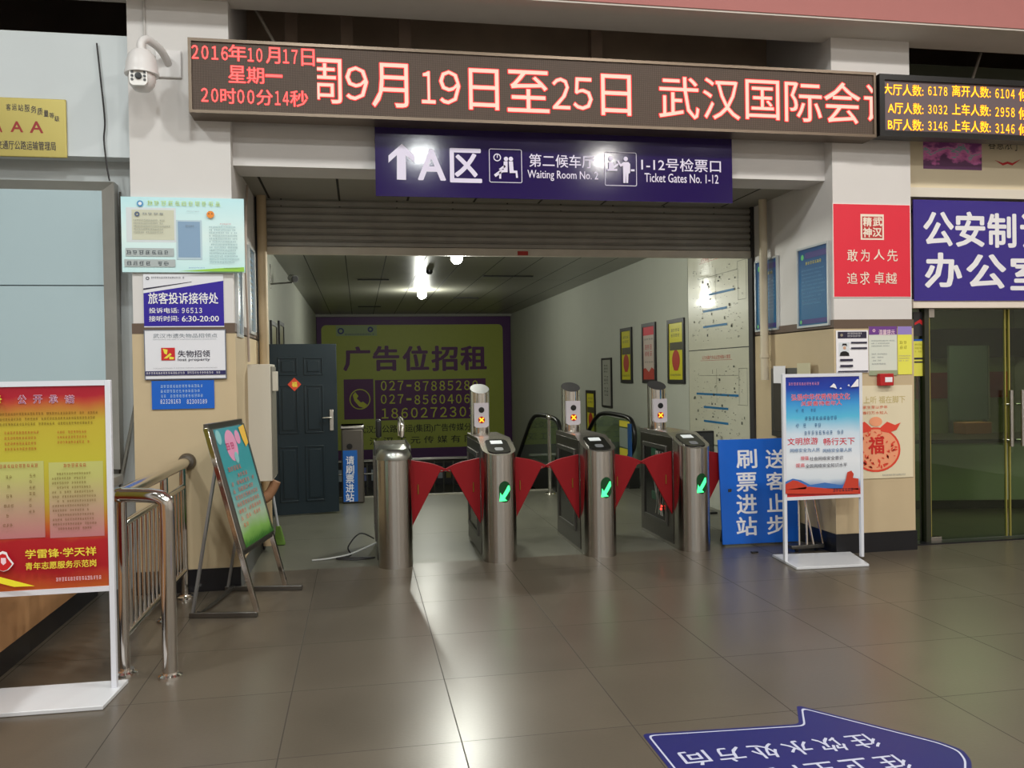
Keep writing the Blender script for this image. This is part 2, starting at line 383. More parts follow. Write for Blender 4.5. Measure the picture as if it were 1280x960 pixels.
# passage
struct('wall_right', MB().box(3.9, 4.05, 7.96, 21.8, -1.5, 3.2), mat('passage_wall_paint', (182, 184, 172), .7, noise=.04, nscale=2))
struct('wall_left', MB().box(-1.2, -1.04, 7.94, 21.8, -1.5, 3.2), MC['passage_wall_paint'])
struct('wall_far', MB().box(-1.2, 4.1, 21.8, 21.95, -1.5, 3.3), mat('passage_far_wall', (80, 78, 72), .8))
CEILM = grid_mat('passage_ceiling_board', (142, 141, 129), (34, 34, 32), .52, 5.4, -.668, 8.4, .014, .34, noise=.05, nscale=2, fine=30, rvar=.1)
struct('ceiling_passage', MB().box(-1.2, 4.1, 7.94, 21.8, 3.1, 3.2), CEILM)
mb = MB(); mb.box(.0, .5, 13.77, 13.83, 3.085, 3.1); mb.box(0, .5, 19.1, 19.2, 3.085, 3.1); mb.box(1.95, 2.75, 13.2, 13.28, 3.085, 3.1); mb.box(1.9, 2.4, 17, 17.08, 3.085, 3.1)
struct('trim_6', mb, mat('ceiling_gap_dark', (40, 40, 38), .9))
struct('trim_7', MB().box(-1.04, 3.9, 21.6, 21.72, 3.04, 3.1), mat('ceiling_edge', (150, 148, 140), .6))

# ------------------------------------------------------------------ hall lamps (overhead, behind the camera)
for i, (x, y) in enumerate(HALL_LAMPS):
    t = thing('ceiling_lamp', 'round downlight set in the hall ceiling, out of frame overhead', 'lamp', (x, y, 6.4), 'hall ceiling downlights')
    obj('housing', MB().lathe([(.26, 0), (.28, -.05), (.27, -.05), (.24, -.01)], (x, y, 6.4)), STEELD, t)
    ld = bpy.data.lights.new('lamp_light', 'AREA'); ld.shape = 'DISK'; ld.size = .46; ld.energy = HALL_W
    ld.color = (.96, 1, .98) if x < 2 else (1, .96, .9)
    lo = bpy.data.objects.new('lamp_light', ld); COL.objects.link(lo); lo.parent = t; lo.location = (0, 0, -.06)

# ------------------------------------------------------------------ the LED signs
LEDBODY = grid_mat('led_matrix_face', (98, 80, 68), (62, 50, 42), .0105, .0105, 0, 0, .0035, .55, noise=.08, nscale=2, fine=20, axes=('X', 'Z'))
LEDRED = mat('led_red', (255, 60, 40), .5, emit=1.5, ecol=(255, 176, 160))
LEDHALO = mat('led_red_halo', (200, 20, 20), .5, emit=1.0, ecol=(240, 30, 34))  # red glow around the characters, painted as a wider emissive layer
LEDRED2 = mat('led_red_small', (255, 40, 40), .5, emit=1.2, ecol=(255, 110, 104))
LEDYEL = mat('led_amber', (255, 190, 30), .5, emit=1.1, ecol=(255, 214, 30))
LEDYH = mat('led_amber_halo', (200, 80, 10), .5, emit=.8, ecol=(220, 90, 20))  # glow of the amber rows, drawn as thicker lettering behind them
BRONZE = mat('bronze_frame', (118, 104, 90), .35, .7)
f = FY(6.3)
S = Board('led_sign', 'long brown LED sign with red running Chinese text above the opening', 'led sign', f, (-1.12, 3.445, 4.155, 3.925), .01, LEDBODY, edge=BRONZE, ew=.022, part='display', loc=(1.5, 6.48, 3.42))
obj('housing', MB().box(-1.142, 4.177, 6.301, 6.478, 3.423, 3.947), BRONZE, S.root)
CLK = [('2016', (240, 58, 285, 75)), ('年', (286, 57, 308, 77)), ('10', (310, 61, 328, 78)), ('月', (333, 60, 350, 80)), ('17', (354, 63, 372, 80)), ('日', (377, 62, 393, 83)),
        ('星', (286, 83, 307, 104)), ('期', (309, 85, 330, 105)), ('一', (332, 94, 353, 97)),
        ('20', (252, 111, 273, 128)), ('时', (276, 111, 295, 130)), ('00', (297, 113, 318, 130)), ('分', (321, 113, 341, 132)), ('14', (344, 115, 361, 132)), ('秒', (363, 114, 385, 134))]
for m_, b_ in ((LEDHALO, .022), (LEDRED2, -.004)): S.text(CLK, m_, b_, name='clock_lettering', merge=True)
q = f.px(396.5, 100)[0]
RUN = [('周', (380, 74, 427, 130)), ('9', (432, 84, 460, 126)), ('月', (465, 80, 510, 135)), ('1', (527, 90, 544, 130)), ('9', (549, 89, 575, 131)), ('日', (586, 87, 623, 138)), ('至', (634, 89, 686, 141)),
        ('2', (690, 98, 712, 137)), ('5', (716, 98, 740, 138)), ('日', (751, 94, 788, 145)), ('武', (823, 97, 873, 149)), ('汉', (878, 99, 924, 150)), ('国', (931, 101, 973, 150)), ('际', (980, 104, 1026, 153)), ('会', (1029, 104, 1074, 155)), ('议', (1079, 107, 1124, 154))]
for m_, b_ in ((LEDHALO, .019), (LEDRED, 0)):
    S.text(RUN[:10], m_, b_, name='running_lettering', clip=(q, 4.15)); S.text(RUN[10:], m_, b_, name='running_lettering', clip=(q, 4.15))
obj('mounting_lug', MB().box(3.16, 3.2, 6.34, 6.4, 3.947, 3.965).box(-.72, -.7, 6.34, 6.4, 3.947, 3.97), BRONZE, S.root)

f = FY(6.28)
S = Board('led_sign', 'black framed LED sign with three amber rows of passenger counts', 'led sign', f, (4.235, 3.475, 6.45, 3.885), .01, mat('led_grey_face', (104, 88, 92), .5, noise=.05), edge=BLK, ew=.045, part='display', loc=(5.3, 6.5, 3.43), ed=.02)
obj('housing', MB().box(4.19, 6.49, 6.281, 6.38, 3.43, 3.93), BLK, S.root)
obj('mounting_bracket', MB().box(4.3, 4.36, 6.375, 6.48, 3.5, 3.86).box(6.3, 6.36, 6.375, 6.652, 3.5, 3.86), BLK, S.root)
rows = [('大厅人数:', '6178', '离开人数:', '6104', 0, 1103), ('A厅人数:', '3032', '上车人数:', '2958', 23, 1109), ('B厅人数:', '3146', '上车人数:', '3146', 43.5, 1109)]
it = []
for a, b, c, d, dy, x in rows:
    it += [(a, (x, 106+dy, 1153, 120+dy)), (b, (1159, 109+dy, 1183, 120+dy)), (c, (1189, 108+dy, 1237, 122+dy)), (d, (1243, 112+dy, 1267, 123.5+dy)), ('候', (1272, 112+dy, 1287, 127+dy))]
S.text(it, LEDYH, .03, name='count_lettering'); S.text(it, LEDYEL, .0, name='count_lettering')

# ------------------------------------------------------------------ banner A区
f = FY(6.49)
S = Board('direction_banner', 'deep blue banner with white arrow, A区 and pictograms hung across the lintel', 'banner', f, (.148, 2.905, 3.012, 3.425), .012, mat('deep_blue_film', (36, 20, 80), .1, bump=.12, nscale=1.6, spec=.6), part='banner_sheet', loc=(1.58, 6.6, 2.905))
obj('rail', MB().box(.148, 3.012, 6.495, 6.6, 3.33, 3.36), STEELD, S.root)
W = mat('lilac_white_print', (226, 218, 240), .3)
S.text([('A', (523, 188, 556, 225))], W, .022); S.text([('区', (563, 187, 601, 228))], W, .022, name='lettering')
S.text([('第二候车厅', (661, 194, 742, 210)), ('1-12号检票口', (801, 199, 900, 215))], W, .008)
S.text([('Waiting Room No. 2', (659, 214, 747, 227)), ('Ticket Gates No. 1-12', (805, 218, 897, 229))], W, .008)
def P_(S, pts): return [S.fr.px(*p) for p in pts]
S.shape([P_(S, [(485.5, 195), (502, 180.5), (518, 195), (518, 204), (507, 195), (507.5, 225.5), (496, 225), (496, 194.5), (485.5, 204)])], W, 'arrow', rel=False)
S.rring((611, 187, 652, 229), .014, .005, W); S.rring((755, 191, 795, 233), .014, .005, W)
def disc_px(S, u, v, r, m, nm='pictogram', rin=0):
    a, b = S.fr.px(u, v); bx = S.b; S.disc((a-bx[0])/(bx[2]-bx[0]), (bx[3]-b)/(bx[3]-bx[1]), r, m, nm, r_in=rin)
disc_px(S, 621, 197.5, .03, W, rin=.022)
S.shape([P_(S, p) for p in ([(620.6, 194), (621.6, 194), (621.6, 198), (620.6, 198)], [(629, 202.5), (634, 202.5), (634, 216), (628, 216), (619, 222), (617, 219), (625, 213), (629, 213)], [(623, 212), (630, 207), (632, 209), (625, 214)], [(635.5, 202.5), (640.5, 202.5), (641.5, 214), (646, 214), (647, 223), (644.5, 223), (644, 217), (636.5, 217)], [(623.5, 216), (626, 215), (626, 224), (623.5, 224)])], W, 'pictogram', rel=False)
disc_px(S, 632, 199.5, .017, W); disc_px(S, 638, 199.5, .017, W)
disc_px(S, 762.5, 199, .018, W); disc_px(S, 781, 199.5, .018, W)
S.shape([P_(S, p) for p in ([(760, 203.5), (765, 203.5), (766.5, 208), (771, 205), (772, 207), (766, 212), (760, 212)], [(758, 212), (770.5, 212), (770.5, 214.5), (758, 214.5)], [(778, 203.5), (784.5, 203.5), (786.5, 206), (786.5, 217), (784.5, 218), (784, 229.5), (781.6, 229.5), (781.2, 216), (780.8, 229.5), (778, 229.5), (777.5, 208), (774.5, 209.5), (770, 202), (771.5, 201), (775, 206)], [(787.5, 212.5), (792, 212.5), (792, 215), (787.5, 215)])], W, 'pictogram', rel=False)

# ------------------------------------------------------------------ rolling shutter
sh = thing('rolling_shutter', 'grey ribbed steel rolling shutter half raised over the passage', 'shutter', (1.5, 7.94, 2.67))
mb = MB(); z = 2.73; prof = []
while z < 3.62:
    prof += [(7.945, z), (7.925, z+.012), (7.925, z+.044), (7.945, z+.056)]; z += .0625
for i in range(len(prof)-1):
    mb.poly([(-.86, *prof[i]), (3.89, *prof[i]), (3.89, *prof[i+1]), (-.86, *prof[i+1])])
mb.box(-.86, 3.89, 7.95, 7.965, 2.73, 3.6)
obj('slat_curtain', mb, mat('shutter_grey', (150, 146, 138), .5, .1, noise=.25, nscale=5), sh, smooth=0)
obj('bottom_rail', MB().box(-.86, 3.89, 7.92, 7.965, 2.663, 2.735), mat('shutter_rail', (196, 188, 174), .5, .1, noise=.15), sh, bevel=.004)
obj('label_tag', MB().box(1.5, 1.6, 7.912, 7.921, 2.672, 2.71), mat('red_tag', (170, 40, 34), .6), sh)
for x0 in (-.895, 3.868): obj('guide_rail', MB().box(x0, x0+.03, 7.9, 7.99, 0, 3.17), mat('guide_dark', (44, 42, 42), .6), sh)

# ------------------------------------------------------------------ turnstile gates
def nose_map(cx, x, z, off=.0012, R=.14, yc=6.96):
    a = x/R; return V3((cx+(R+off)*math.sin(a), yc-(R+off)*math.cos(a), z))
def nose_shape(cx, polys, off):
    bm = bmesh.new()
    for p in polys:
        fc = bm.faces.new([bm.verts.new((x, z, 0)) for x, z in p])
    bm.normal_update(); bmesh.ops.triangulate(bm, faces=bm.faces)
    for a in [i*.012 for i in range(-12, 13)]:
        bmesh.ops.bisect_plane(bm, geom=bm.verts[:]+bm.edges[:]+bm.faces[:], plane_co=(a, 0, 0), plane_no=(1, 0, 0))
    for v in bm.verts: v.co = nose_map(cx, v.co.x, v.co.y, off)
    return bm
ARROWG = mat('green_lamp', (60, 255, 140), .5, emit=1.6, ecol=(70, 255, 140))
XLAMP = mat('amber_lamp', (255, 150, 30), .5, emit=1.6, ecol=(255, 176, 40))
BODYM = mat('gate_side_steel', (110, 106, 100), .3, 1, noise=.1, nscale=3)
READER = mat('reader_black', (16, 16, 18), .15)
gate_specs = [(.265, 'steel pillar turnstile without signal post, leftmost of the four gates', 0),
              (1.13, 'steel turnstile with green arrow, signal post in front of the advert wall, second from left', 1),
              (1.99, 'steel turnstile with green arrow, between two lanes, second from right', 1),
              (2.835, 'steel turnstile with green arrow and open side showing wiring, beside the blue board', 2)]
for cx, lab, kind in gate_specs:
    g = thing('turnstile_gate', lab, 'turnstile', (cx, 7.4, 0), 'swing wing ticket gates across the passage')
    Y0 = 6.82; ztop = (lambda y: min(1.0, .885+(y-Y0)*.115/.4)) if kind else (lambda y: .885 if y < 7.3 else .95)
    fp = [(cx+.14*math.sin(a), Y0+.14-.14*math.cos(a)) for a in [(-90+i*10)*PI/180 for i in range(19)]]
    fp = [(cx-.14, 7.22)]+fp+[(cx+.14, 7.22)]
    rear = [(cx+.14, 7.94), (cx-.14, 7.94)]
    mb = MB(); bm = mb.bm; loop = fp+rear
    vb = [bm.verts.new((x, y, .0)) for x, y in loop]; vt = [bm.verts.new((x, y, ztop(y))) for x, y in loop]; n = len(loop)
    for i in range(n): bm.faces.new((vb[i], vb[(i+1) % n], vt[(i+1) % n], vt[i]))
    bm.faces.new(vt[:len(fp)]); bm.faces.new([vt[len(fp)-1], vt[-2], vt[-1], vt[0]]); bm.faces.new(vb[::-1])
    obj('body', mb, STEEL, g, smooth=30)
    # darker side panels and their windows
    for s in (-1, 1):
        xs = cx+s*.1405
        X = lambda d0, d1, y0, y1, z0, z1: MB().box(min(xs+s*d0, xs+s*d1), max(xs+s*d0, xs+s*d1), y0, y1, z0, z1)
        obj('side_panel', X(0, .004, 7.06, 7.92, .03, .965), BODYM, g, bevel=.002)
        mb = X(.004, .006, 7.24, 7.8, .2, .84)
        obj('side_window', mb, mat('window_black', (10, 10, 12), .2), g)
        fr_ = MB()
        for y0, y1, z0, z1 in ((7.2, 7.24, .16, .88), (7.8, 7.84, .16, .88), (7.24, 7.8, .16, .2), (7.24, 7.8, .84, .88)):
            fr_.box(min(xs, xs+s*.016), max(xs, xs+s*.016), y0, y1, z0, z1)
        obj('window_frame', fr_, STEELD, g, bevel=.003)
        if (kind == 2 and s < 0) or (kind == 1 and s < 0):
            mb = MB()
            for k in range(6 if kind == 2 else 2):
                y = 7.3+.16*(k % 2); z = .26+.1*k if kind == 2 else .45+.12*k
                mb.box(xs+s*.014, xs+s*.006, y, y+.13, z, z+.075)
            obj('circuit_board', mb, mat('pcb_green', (22, 70, 48), .4, noise=.3, nscale=60), g)
        if kind == 2 and s < 0:
            mb = MB(); rg = random.Random(4)
            for k in range(5):
                y = 7.27+.05*k; mb.tube([V3((xs-.02, y+.03*math.sin(q*1.1+k), .82-.58*q/8)) for q in range(9)], .004, 6)
            obj('wiring', mb, mat('wire_grey', (150, 150, 140), .5), g)
            mb = MB(); [mb.ball((xs-.022, y, z), .008, 8) for y, z in ((7.3, .68), (7.33, .67))]; obj('status_light', mb, mat('white_led', (255, 250, 240), .5, emit=8), g)
            mb = MB(); [mb.ball((xs-.022, y, z), .009, 8) for y, z in ((7.3, .33), (7.32, .3))]; obj('status_light', mb, mat('red_led', (255, 40, 30), .5, emit=7), g)
        # wing flap: a fan sector pivoting at its lower point
        if kind == 0 and s < 0: continue
        yf = 7.1
        pts = [(.14, .28), (.14, .845)]
        cxp, czp = .14, .28; R_ = .56
        for i in range(7):
            a = math.radians(82-i*5.4); pts.append((cxp+.02+R_*math.cos(a), czp+R_*math.sin(a)-.008))
        pts[-1] = (.395, .755)
        mb = MB(); mb.prism([(cx+s*x, yf-.012, z) for x, z in pts], (0, .024, 0))
        fl_ = obj('flap', mb, REDF, g, bevel=.004)
        mb = MB(); mb.tube([(cx+s*.2, yf-.016, .56), (cx+s*.2, yf-.016, .64)], .005, 8)
        obj('flap_slot', mb, mat('brass_pin', (190, 160, 80), .3, 1), fl_)
        mb = MB(); mb.tube([(cx+s*.39, yf, .742), (cx+s*.402, yf, .762)], .008, 8); obj('flap_tip', mb, CHROME, fl_)
    if kind == 0:
        def ring(k, z): return [bm.verts.new((cx+(.146-k)*math.sin(a), Y0+.136-(.146-k)*math.cos(a), z)) for a in [(-90+i*10)*PI/180 for i in range(19)]]+[bm.verts.new((cx+.146-k, 7.3, z)), bm.verts.new((cx-.146+k, 7.3, z))]
        mb = MB(); bm = mb.bm; rs_ = [ring(0, .872), ring(0, .89), ring(.012, .92), ring(.035, .955), ring(.05, .962)]
        for a_, b_ in zip(rs_, rs_[1:]):
            for i in range(len(a_)): bm.faces.new((a_[i], a_[(i+1) % len(a_)], b_[(i+1) % len(a_)], b_[i]))
        bm.faces.new(rs_[-1]); bm.faces.new(rs_[0][::-1]); obj('top_cap', mb, mat('cap_steel', (150, 152, 146), .3, 1), g, smooth=50)
        mb = MB(); mb.tube([(cx+.1, 7.62, 1.0), (cx+.105, 7.62, 1.1), (cx+.1, 7.66, 1.15), (cx+.09, 7.75, 1.16), (cx+.09, 7.8, 1.1), (cx+.09, 7.8, 1.0)], .02, 12)
        obj('grab_bar', mb, CHROME, g)
        obj('rear_bracket', MB().box(cx-.13, cx-.08, 7.6, 7.75, 1.0, 1.16), BLK, g, bevel=.015)
        continue
    # card reader on the sloped top
    sl = .115/.4; T = lambda x, y, d=0: V3((cx+x, y, .885+(y-Y0)*sl+d))
    mb = MB(); o_ = rr(-.095, 6.86, .095, 7.16, .06, 6); a = [T(x, y, .001) for x, y in o_]; mb.prism(a, (0, 0, .008)); obj('card_reader', mb, READER, g, smooth=30)
    mb = MB(); mb.prism([T(x, y, .01) for x, y in ((-.05, 7.05), (.05, 7.05), (.05, 7.12), (-.05, 7.12))], (0, 0, .002)); rd = obj('reader_screen', mb, mat('pale_screen', (200, 205, 205), .3, emit=.35), g)
    mb = MB(); mb.prism([T(x, y, .0095) for x, y in rr(-.035, 6.9, .035, 6.97, .02)], (0, 0, .001)); obj('reader_mark', mb, mat('reader_grey', (110, 112, 116), .4), g)
    # oval window and arrow on the nose
    ov = [(.024+.05*math.cos(t), .585+.058*math.sin(t)+(.03 if math.sin(t) > 0 else -.03)) for t in [i*2*PI/28 for i in range(28)]]
    fin('arrow_window', nose_shape(cx, [ov], .0015), mat('window_green_glow', (10, 36, 20), .2, emit=.05, ecol=(40, 200, 100)), g)  # black window; the arrow's green glow is put in as colour and emission
    ar = [(-.022, .508), (.042, .512), (.021, .531), (.07, .598), (.066, .634), (.052, .636), (.001, .556), (-.015, .58)]
    fin('green_arrow', nose_shape(cx, [ar], .0035), ARROWG, g)
    # signal post with slanted top
    px_, py_, R_ = cx-.045, 7.72, .088
    mb = MB(); bm = mb.bm; N_ = 32
    lo_ = [bm.verts.new((px_+R_*math.cos(2*PI*i/N_), py_+R_*math.sin(2*PI*i/N_), .99)) for i in range(N_)]
    hi = [bm.verts.new((px_+R_*math.cos(2*PI*i/N_), py_+R_*math.sin(2*PI*i/N_), 1.415+.042*math.sin(2*PI*i/N_))) for i in range(N_)]
    for i in range(N_): bm.faces.new((lo_[i], lo_[(i+1) % N_], hi[(i+1) % N_], hi[i]))
    bm.faces.new(lo_[::-1]); pst = obj('signal_post', mb, CHROME, g, smooth=30)
    mb = MB(); mb.prism([(px_+(R_-.001)*math.cos(2*PI*i/N_), py_+(R_-.001)*math.sin(2*PI*i/N_), 1.412+.042*math.sin(2*PI*i/N_)) for i in range(N_)], (0, 0, .005)); obj('post_cap', mb, mat('post_cap_dark', (46, 44, 46), .5), g)
    mb = MB(); hw = .066; pl = [(-hw, 1.08), (-hw*.7, 1.066), (hw*.7, 1.066), (hw, 1.08), (hw, 1.288), (-hw, 1.288)]
    mb.prism([(px_+x, py_-.1, z) for x, z in pl], (0, .05, 0)); sp_ = obj('signal_plate', mb, mat('plate_grey', (190, 184, 190), .4, .2), g, smooth=0)
    yl = py_-.101
    mb = MB(); mb.lathe([(.026, 0), (.026, .003), (.022, .0035)], (px_, yl, 1.225), (0, -1, 0)); obj('dark_lens', mb, BLK, g)
    mb = MB(); mb.lathe([(.031, 0), (.031, .003)], (px_, yl, 1.135), (0, -1, 0)); obj('cross_lens', mb, mat('lens_red', (70, 12, 8), .3, emit=.5, ecol=(200, 30, 10)), g)
    mb = MB()
    for s in (-1, 1): mb.beam((px_-.019, yl-.005, 1.135-s*.019), (px_+.019, yl-.005, 1.135+s*.019), .011, .002, (0, 1, 0)) if False else mb.prism([V3((px_, yl-.0035, 1.135))+V3(p) for p in [(-.019-.004, 0, s*(-.019+.004)), (-.019+.004, 0, s*(-.019-.004)), (.019+.004, 0, s*(.019-.004)), (.019-.004, 0, s*(.019+.004))]], (0, -.002, 0))
    obj('amber_cross', mb, XLAMP, g, smooth=0)

# ------------------------------------------------------------------ cables behind the left gate
c1 = [(-.12+.0, 7.3, .02), (-.1, 7.28, .06), (.0, 7.3, .2), (.08, 7.32, .26), (.12, 7.33, .2)]
def smooth_path(p, n=6):
    p = [V3(q) for q in p]; out = []
    for i in range(len(p)-1):
        a, b, c, d = p[max(i-1, 0)], p[i], p[i+1], p[min(i+2, len(p)-1)]
        for k in range(n):
            t = k/n; out.append(.5*((2*b)+(c-a)*t+(2*a-5*b+4*c-d)*t*t+(3*b-a-3*c+d)*t**3))
    out.append(p[-1]); return out
tag(obj('cable', MB().tube(smooth_path([(-.2, 7.35, .008), (-.05, 7.3, .01), (.1, 7.28, .01), (-.05, 7.22, .012), (-.22, 7.3, .012), (-.1, 7.36, .02), (-.12, 7.33, .1), (-.02, 7.33, .21), (.1, 7.33, .16)]), .006, 8), mat('cable_black', (34, 32, 34), .5), origin=(-.1, 7.3, 0)), 'black loose cable looping out of the leftmost gate onto the floor', 'cable')
tag(obj('cable', MB().tube(smooth_path([(-.42, 7.3, .008), (-.28, 7.33, .01), (-.12, 7.35, .03), (.0, 7.36, .07), (.12, 7.36, .12)]), .007, 8), mat('cable_white', (180, 182, 180), .5), origin=(-.3, 7.3, 0)), 'white cable running from the leftmost gate across the floor', 'cable')

# ------------------------------------------------------------------ signs on the left pillar
f = FY(YP)
AQUA = ramp_mat('aqua_print', [(0, (206, 240, 242)), (.5, (226, 246, 244)), (1, (200, 240, 246))], 2, .12)
b = f.box(153, 248, 306, 341); Z = lambda *a: a
S = Board('notice_board', 'pale aqua plastic-wrapped notice board with pockets, topmost on the left pillar', 'notice board', f, b, .025, AQUA, part='backing', loc=(-1.24, YP, b[1]))
S.rect(.04, .14, .44, .6, mat('pocket_white', (215, 222, 225), .3), 'pocket'); S.rect(.085, .17, .425, .57, mat('paper_beige', (206, 206, 184), .4), 'paper')
S.rect(.44, .3, .65, .83, mat('pocket_edge', (186, 208, 218), .3), 'pocket'); S.rect(.455, .32, .635, .8, mat('paper_bluegrey', (140, 168, 196), .2), 'paper')
S.rect(.03, .68, .42, .79, mat('strip_grey', (176, 184, 184), .4), 'tag_strip'); S.rect(.02, .83, .43, .93, MC['strip_grey'], 'tag_strip')
S.lines(.035, .71, .4, .78, 1, mat('tag_dark', (60, 70, 80), .5), 'tags', fill=.8, cw=.05, ragged=0); S.lines(.035, .855, .4, .925, 1, MC['tag_dark'], 'tags', fill=.8, cw=.05, ragged=0, seed=3)
S.disc(.155, .09, .022, mat('badge_blue', (80, 150, 200), .4), 'badge'); S.disc(.155, .09, .012, WHITEP, 'badge')
S.lines(.21, .05, .82, .12, 1, mat('lime_print', (196, 220, 120), .5), 'heading', cw=.055, ragged=0, fill=.9)
S.disc(.13, .23, .017, mat('badge_navy', (70, 90, 130), .4), 'badge', r_in=.009); S.lines(.17, .21, .36, .26, 1, GREYP, 'heading', cw=.045, ragged=0)
S.lines(.1, .3, .4, .5, 5, mat('faint_print', (130, 134, 126), .5), seed=5); S.lines(.71, .38, .96, .89, 13, mat('faint_teal', (96, 140, 150), .5), seed=6, ragged=.08)
S.lines(.8, .34, .9, .37, 1, REDP, ragged=0); S.lines(.52, .37, .6, .41, 1, GREYP, ragged=0); S.lines(.53, .18, .64, .2, 1, GREYP, ragged=0)
S.disc(.725, .225, .026, mat('orange_face', (238, 142, 40), .4), 'sticker'); S.disc(.712, .215, .004, DARKP, 'sticker_eye'); S.disc(.738, .215, .004, DARKP, 'sticker_eye')
S.shape([[(.45, .99), (.8, .945), (.995, .93), (.995, .99)]], mat('lime_band', (150, 205, 70), .4), 'footer'); S.lines(.54, .935, .68, .96, 1, BLUEP, ragged=0); S.lines(.83, .94, .97, .965, 1, GREYP, ragged=0)
obj('plastic_cover', MB().box(b[0]-.006, b[2]+.006, YP-.034, YP-.031, b[1]-.006, b[3]+.006), glass_mat('clear_film', (255, 255, 255), .0, .1), S.root, smooth=0)

NAVY = mat('navy_print', (40, 14, 150), .45)
b = f.box(180, 343, 280, 409)
S = Board('complaint_sign', 'white and navy sign of passenger complaint desk under the aqua notice board', 'sign', f, b, .012, mat('sign_white', (226, 226, 232), .45), part='panel')
q = S.pxb(180, 343, 280, 409)
S.shape([[(0, .36), (1, .12), (1, .98), (0, .98)]], NAVY, 'blue_field'); S.shape([[(0, .27), (.6, .14), (.6, .15), (0, .3)]], DARKP, 'stripe')
S.disc(.055, .08, .012, DARKP, 'badge', r_in=.007); S.lines(.1, .05, .53, .11, 1, DARKP, 'heading', ragged=0)
S.text([('旅客投诉接待处', (186, 366, 273, 380))], WHITEP, .014); S.text([('投诉电话:', (187, 385, 224, 391.5)), ('96513', (228, 385, 253, 391.5)), ('接听时间:', (187, 395, 224, 402)), ('6:30-20:00', (228, 395, 274, 402))], WHITEP, .01)
f = FY(YP-.011)
b = f.box(182, 413, 282, 473)
S = Board('lost_property_sign', 'white lost property sign with small red emblem and navy stripe', 'sign', f, b, .014, MC['sign_white'], part='panel', edge=mat('sign_edge_grey', (104, 108, 120), .5), ew=.006, ed=.002)
S.text([('武汉市遗失物品招领点', (192, 417, 272, 422.5))], GREYP, .002); S.lines(.1, .18, .9, .21, 1, GREYP, ragged=0)
S.text([('失物招领', (223, 438, 263, 446.5))], DARKP, .008); S.text([('lost property', (223, 447.5, 263, 452))], DARKP, .004)
S.rect(.2, .36, .37, .62, REDP, 'emblem'); S.shape([[(.22, .38), (.28, .4), (.27, .5), (.24, .48)], [(.23, .58), (.31, .47), (.33, .5), (.27, .58)], [(.3, .54), (.36, .56), (.35, .6), (.3, .6)]], YELP, 'emblem_mark')
S.rect(0, .84, 1, .93, mat('navy_stripe', (40, 36, 90), .5), 'stripe'); S.lines(.01, .86, .99, .91, 1, WHITEP, 'stripe_marks', ragged=0, cw=.03, fill=.9)
S.lines(.1, .775, .9, .80, 1, DARKP, ragged=0)
b = f.box(190, 475.5, 268, 511)
S = Board('notice_plate', 'small bright blue phone notice below the lost property sign', 'sign', f, b, .008, mat('bright_blue', (20, 96, 196), .4), part='panel')
S.lines(.14, .15, .86, .66, 3, mat('pale_blue_print', (190, 214, 236), .5), ragged=.12, fill=.6)
S.text([('82328163', (201, 499, 226, 504.5)), ('82300189', (234, 499, 259, 504.5))], WHITEP, .006)

# ------------------------------------------------------------------ camera on the left pillar
f = FY(YP)
cc = thing('dome_camera', 'white dome security camera on wall arm high on left pillar', 'camera', (-1.42, YP, 3.9))
cx, cyy = -1.43, 6.2
obj('wall_plate', MB().box(-1.4, -1.22, YP-.02, YP, 3.72, 3.92), mat('camera_white', (224, 220, 218), .35), cc, bevel=.008)
obj('arm', MB().tube(smooth_path([(-1.31, 6.47, 3.82), (-1.34, 6.36, 3.88), (-1.4, 6.24, 3.9), (cx, cyy, 3.86), (cx, cyy, 3.8)]), .028, 14), MC['camera_white'], cc)
obj('hood', MB().lathe([(.03, .19), (.06, .185), (.085, .155), (.102, .1), (.106, .05), (.112, .04), (.112, .02), (.1, .018)], (cx, cyy, 3.62)), MC['camera_white'], cc)
hd = obj('camera_head', MB().lathe([(.01, -.105), (.05, -.095), (.08, -.06), (.09, -.02), (.088, .03)], (cx, cyy, 3.63)), MC['camera_white'], cc)
obj('face_plate', MB().prism([(cx-.004+x, cyy-.088, 3.6+z) for x, z in rr(-.058, -.055, .058, .06, .03)], (0, .03, 0)), mat('camera_face', (235, 232, 228), .3), hd)
obj('lens', MB().lathe([(.022, 0), (.022, .012), (.016, .013)], (cx-.002, cyy-.088, 3.605), (0, -1, 0)), BLK, hd)
mb = MB()
for sx in (-.04, .04):
    for dz in (.025, .0, -.025): mb.lathe([(.009, 0), (.009, .005)], (cx-.003+sx, cyy-.088, 3.607+dz), (0, -1, 0), 12)
obj('infrared_lamps', mb, mat('ir_dark', (50, 50, 54), .3), hd)
tag(obj('conduit', MB().tube([(-1.47, YP-.012, 4.29), (-1.47, YP-.012, 3.92), (-1.4, YP-.02, 3.86)], .009, 8), mat('conduit_white', (190, 186, 182), .5), origin=(-1.47, YP, 3.9)), 'thin white conduit running up from the dome camera', 'conduit')

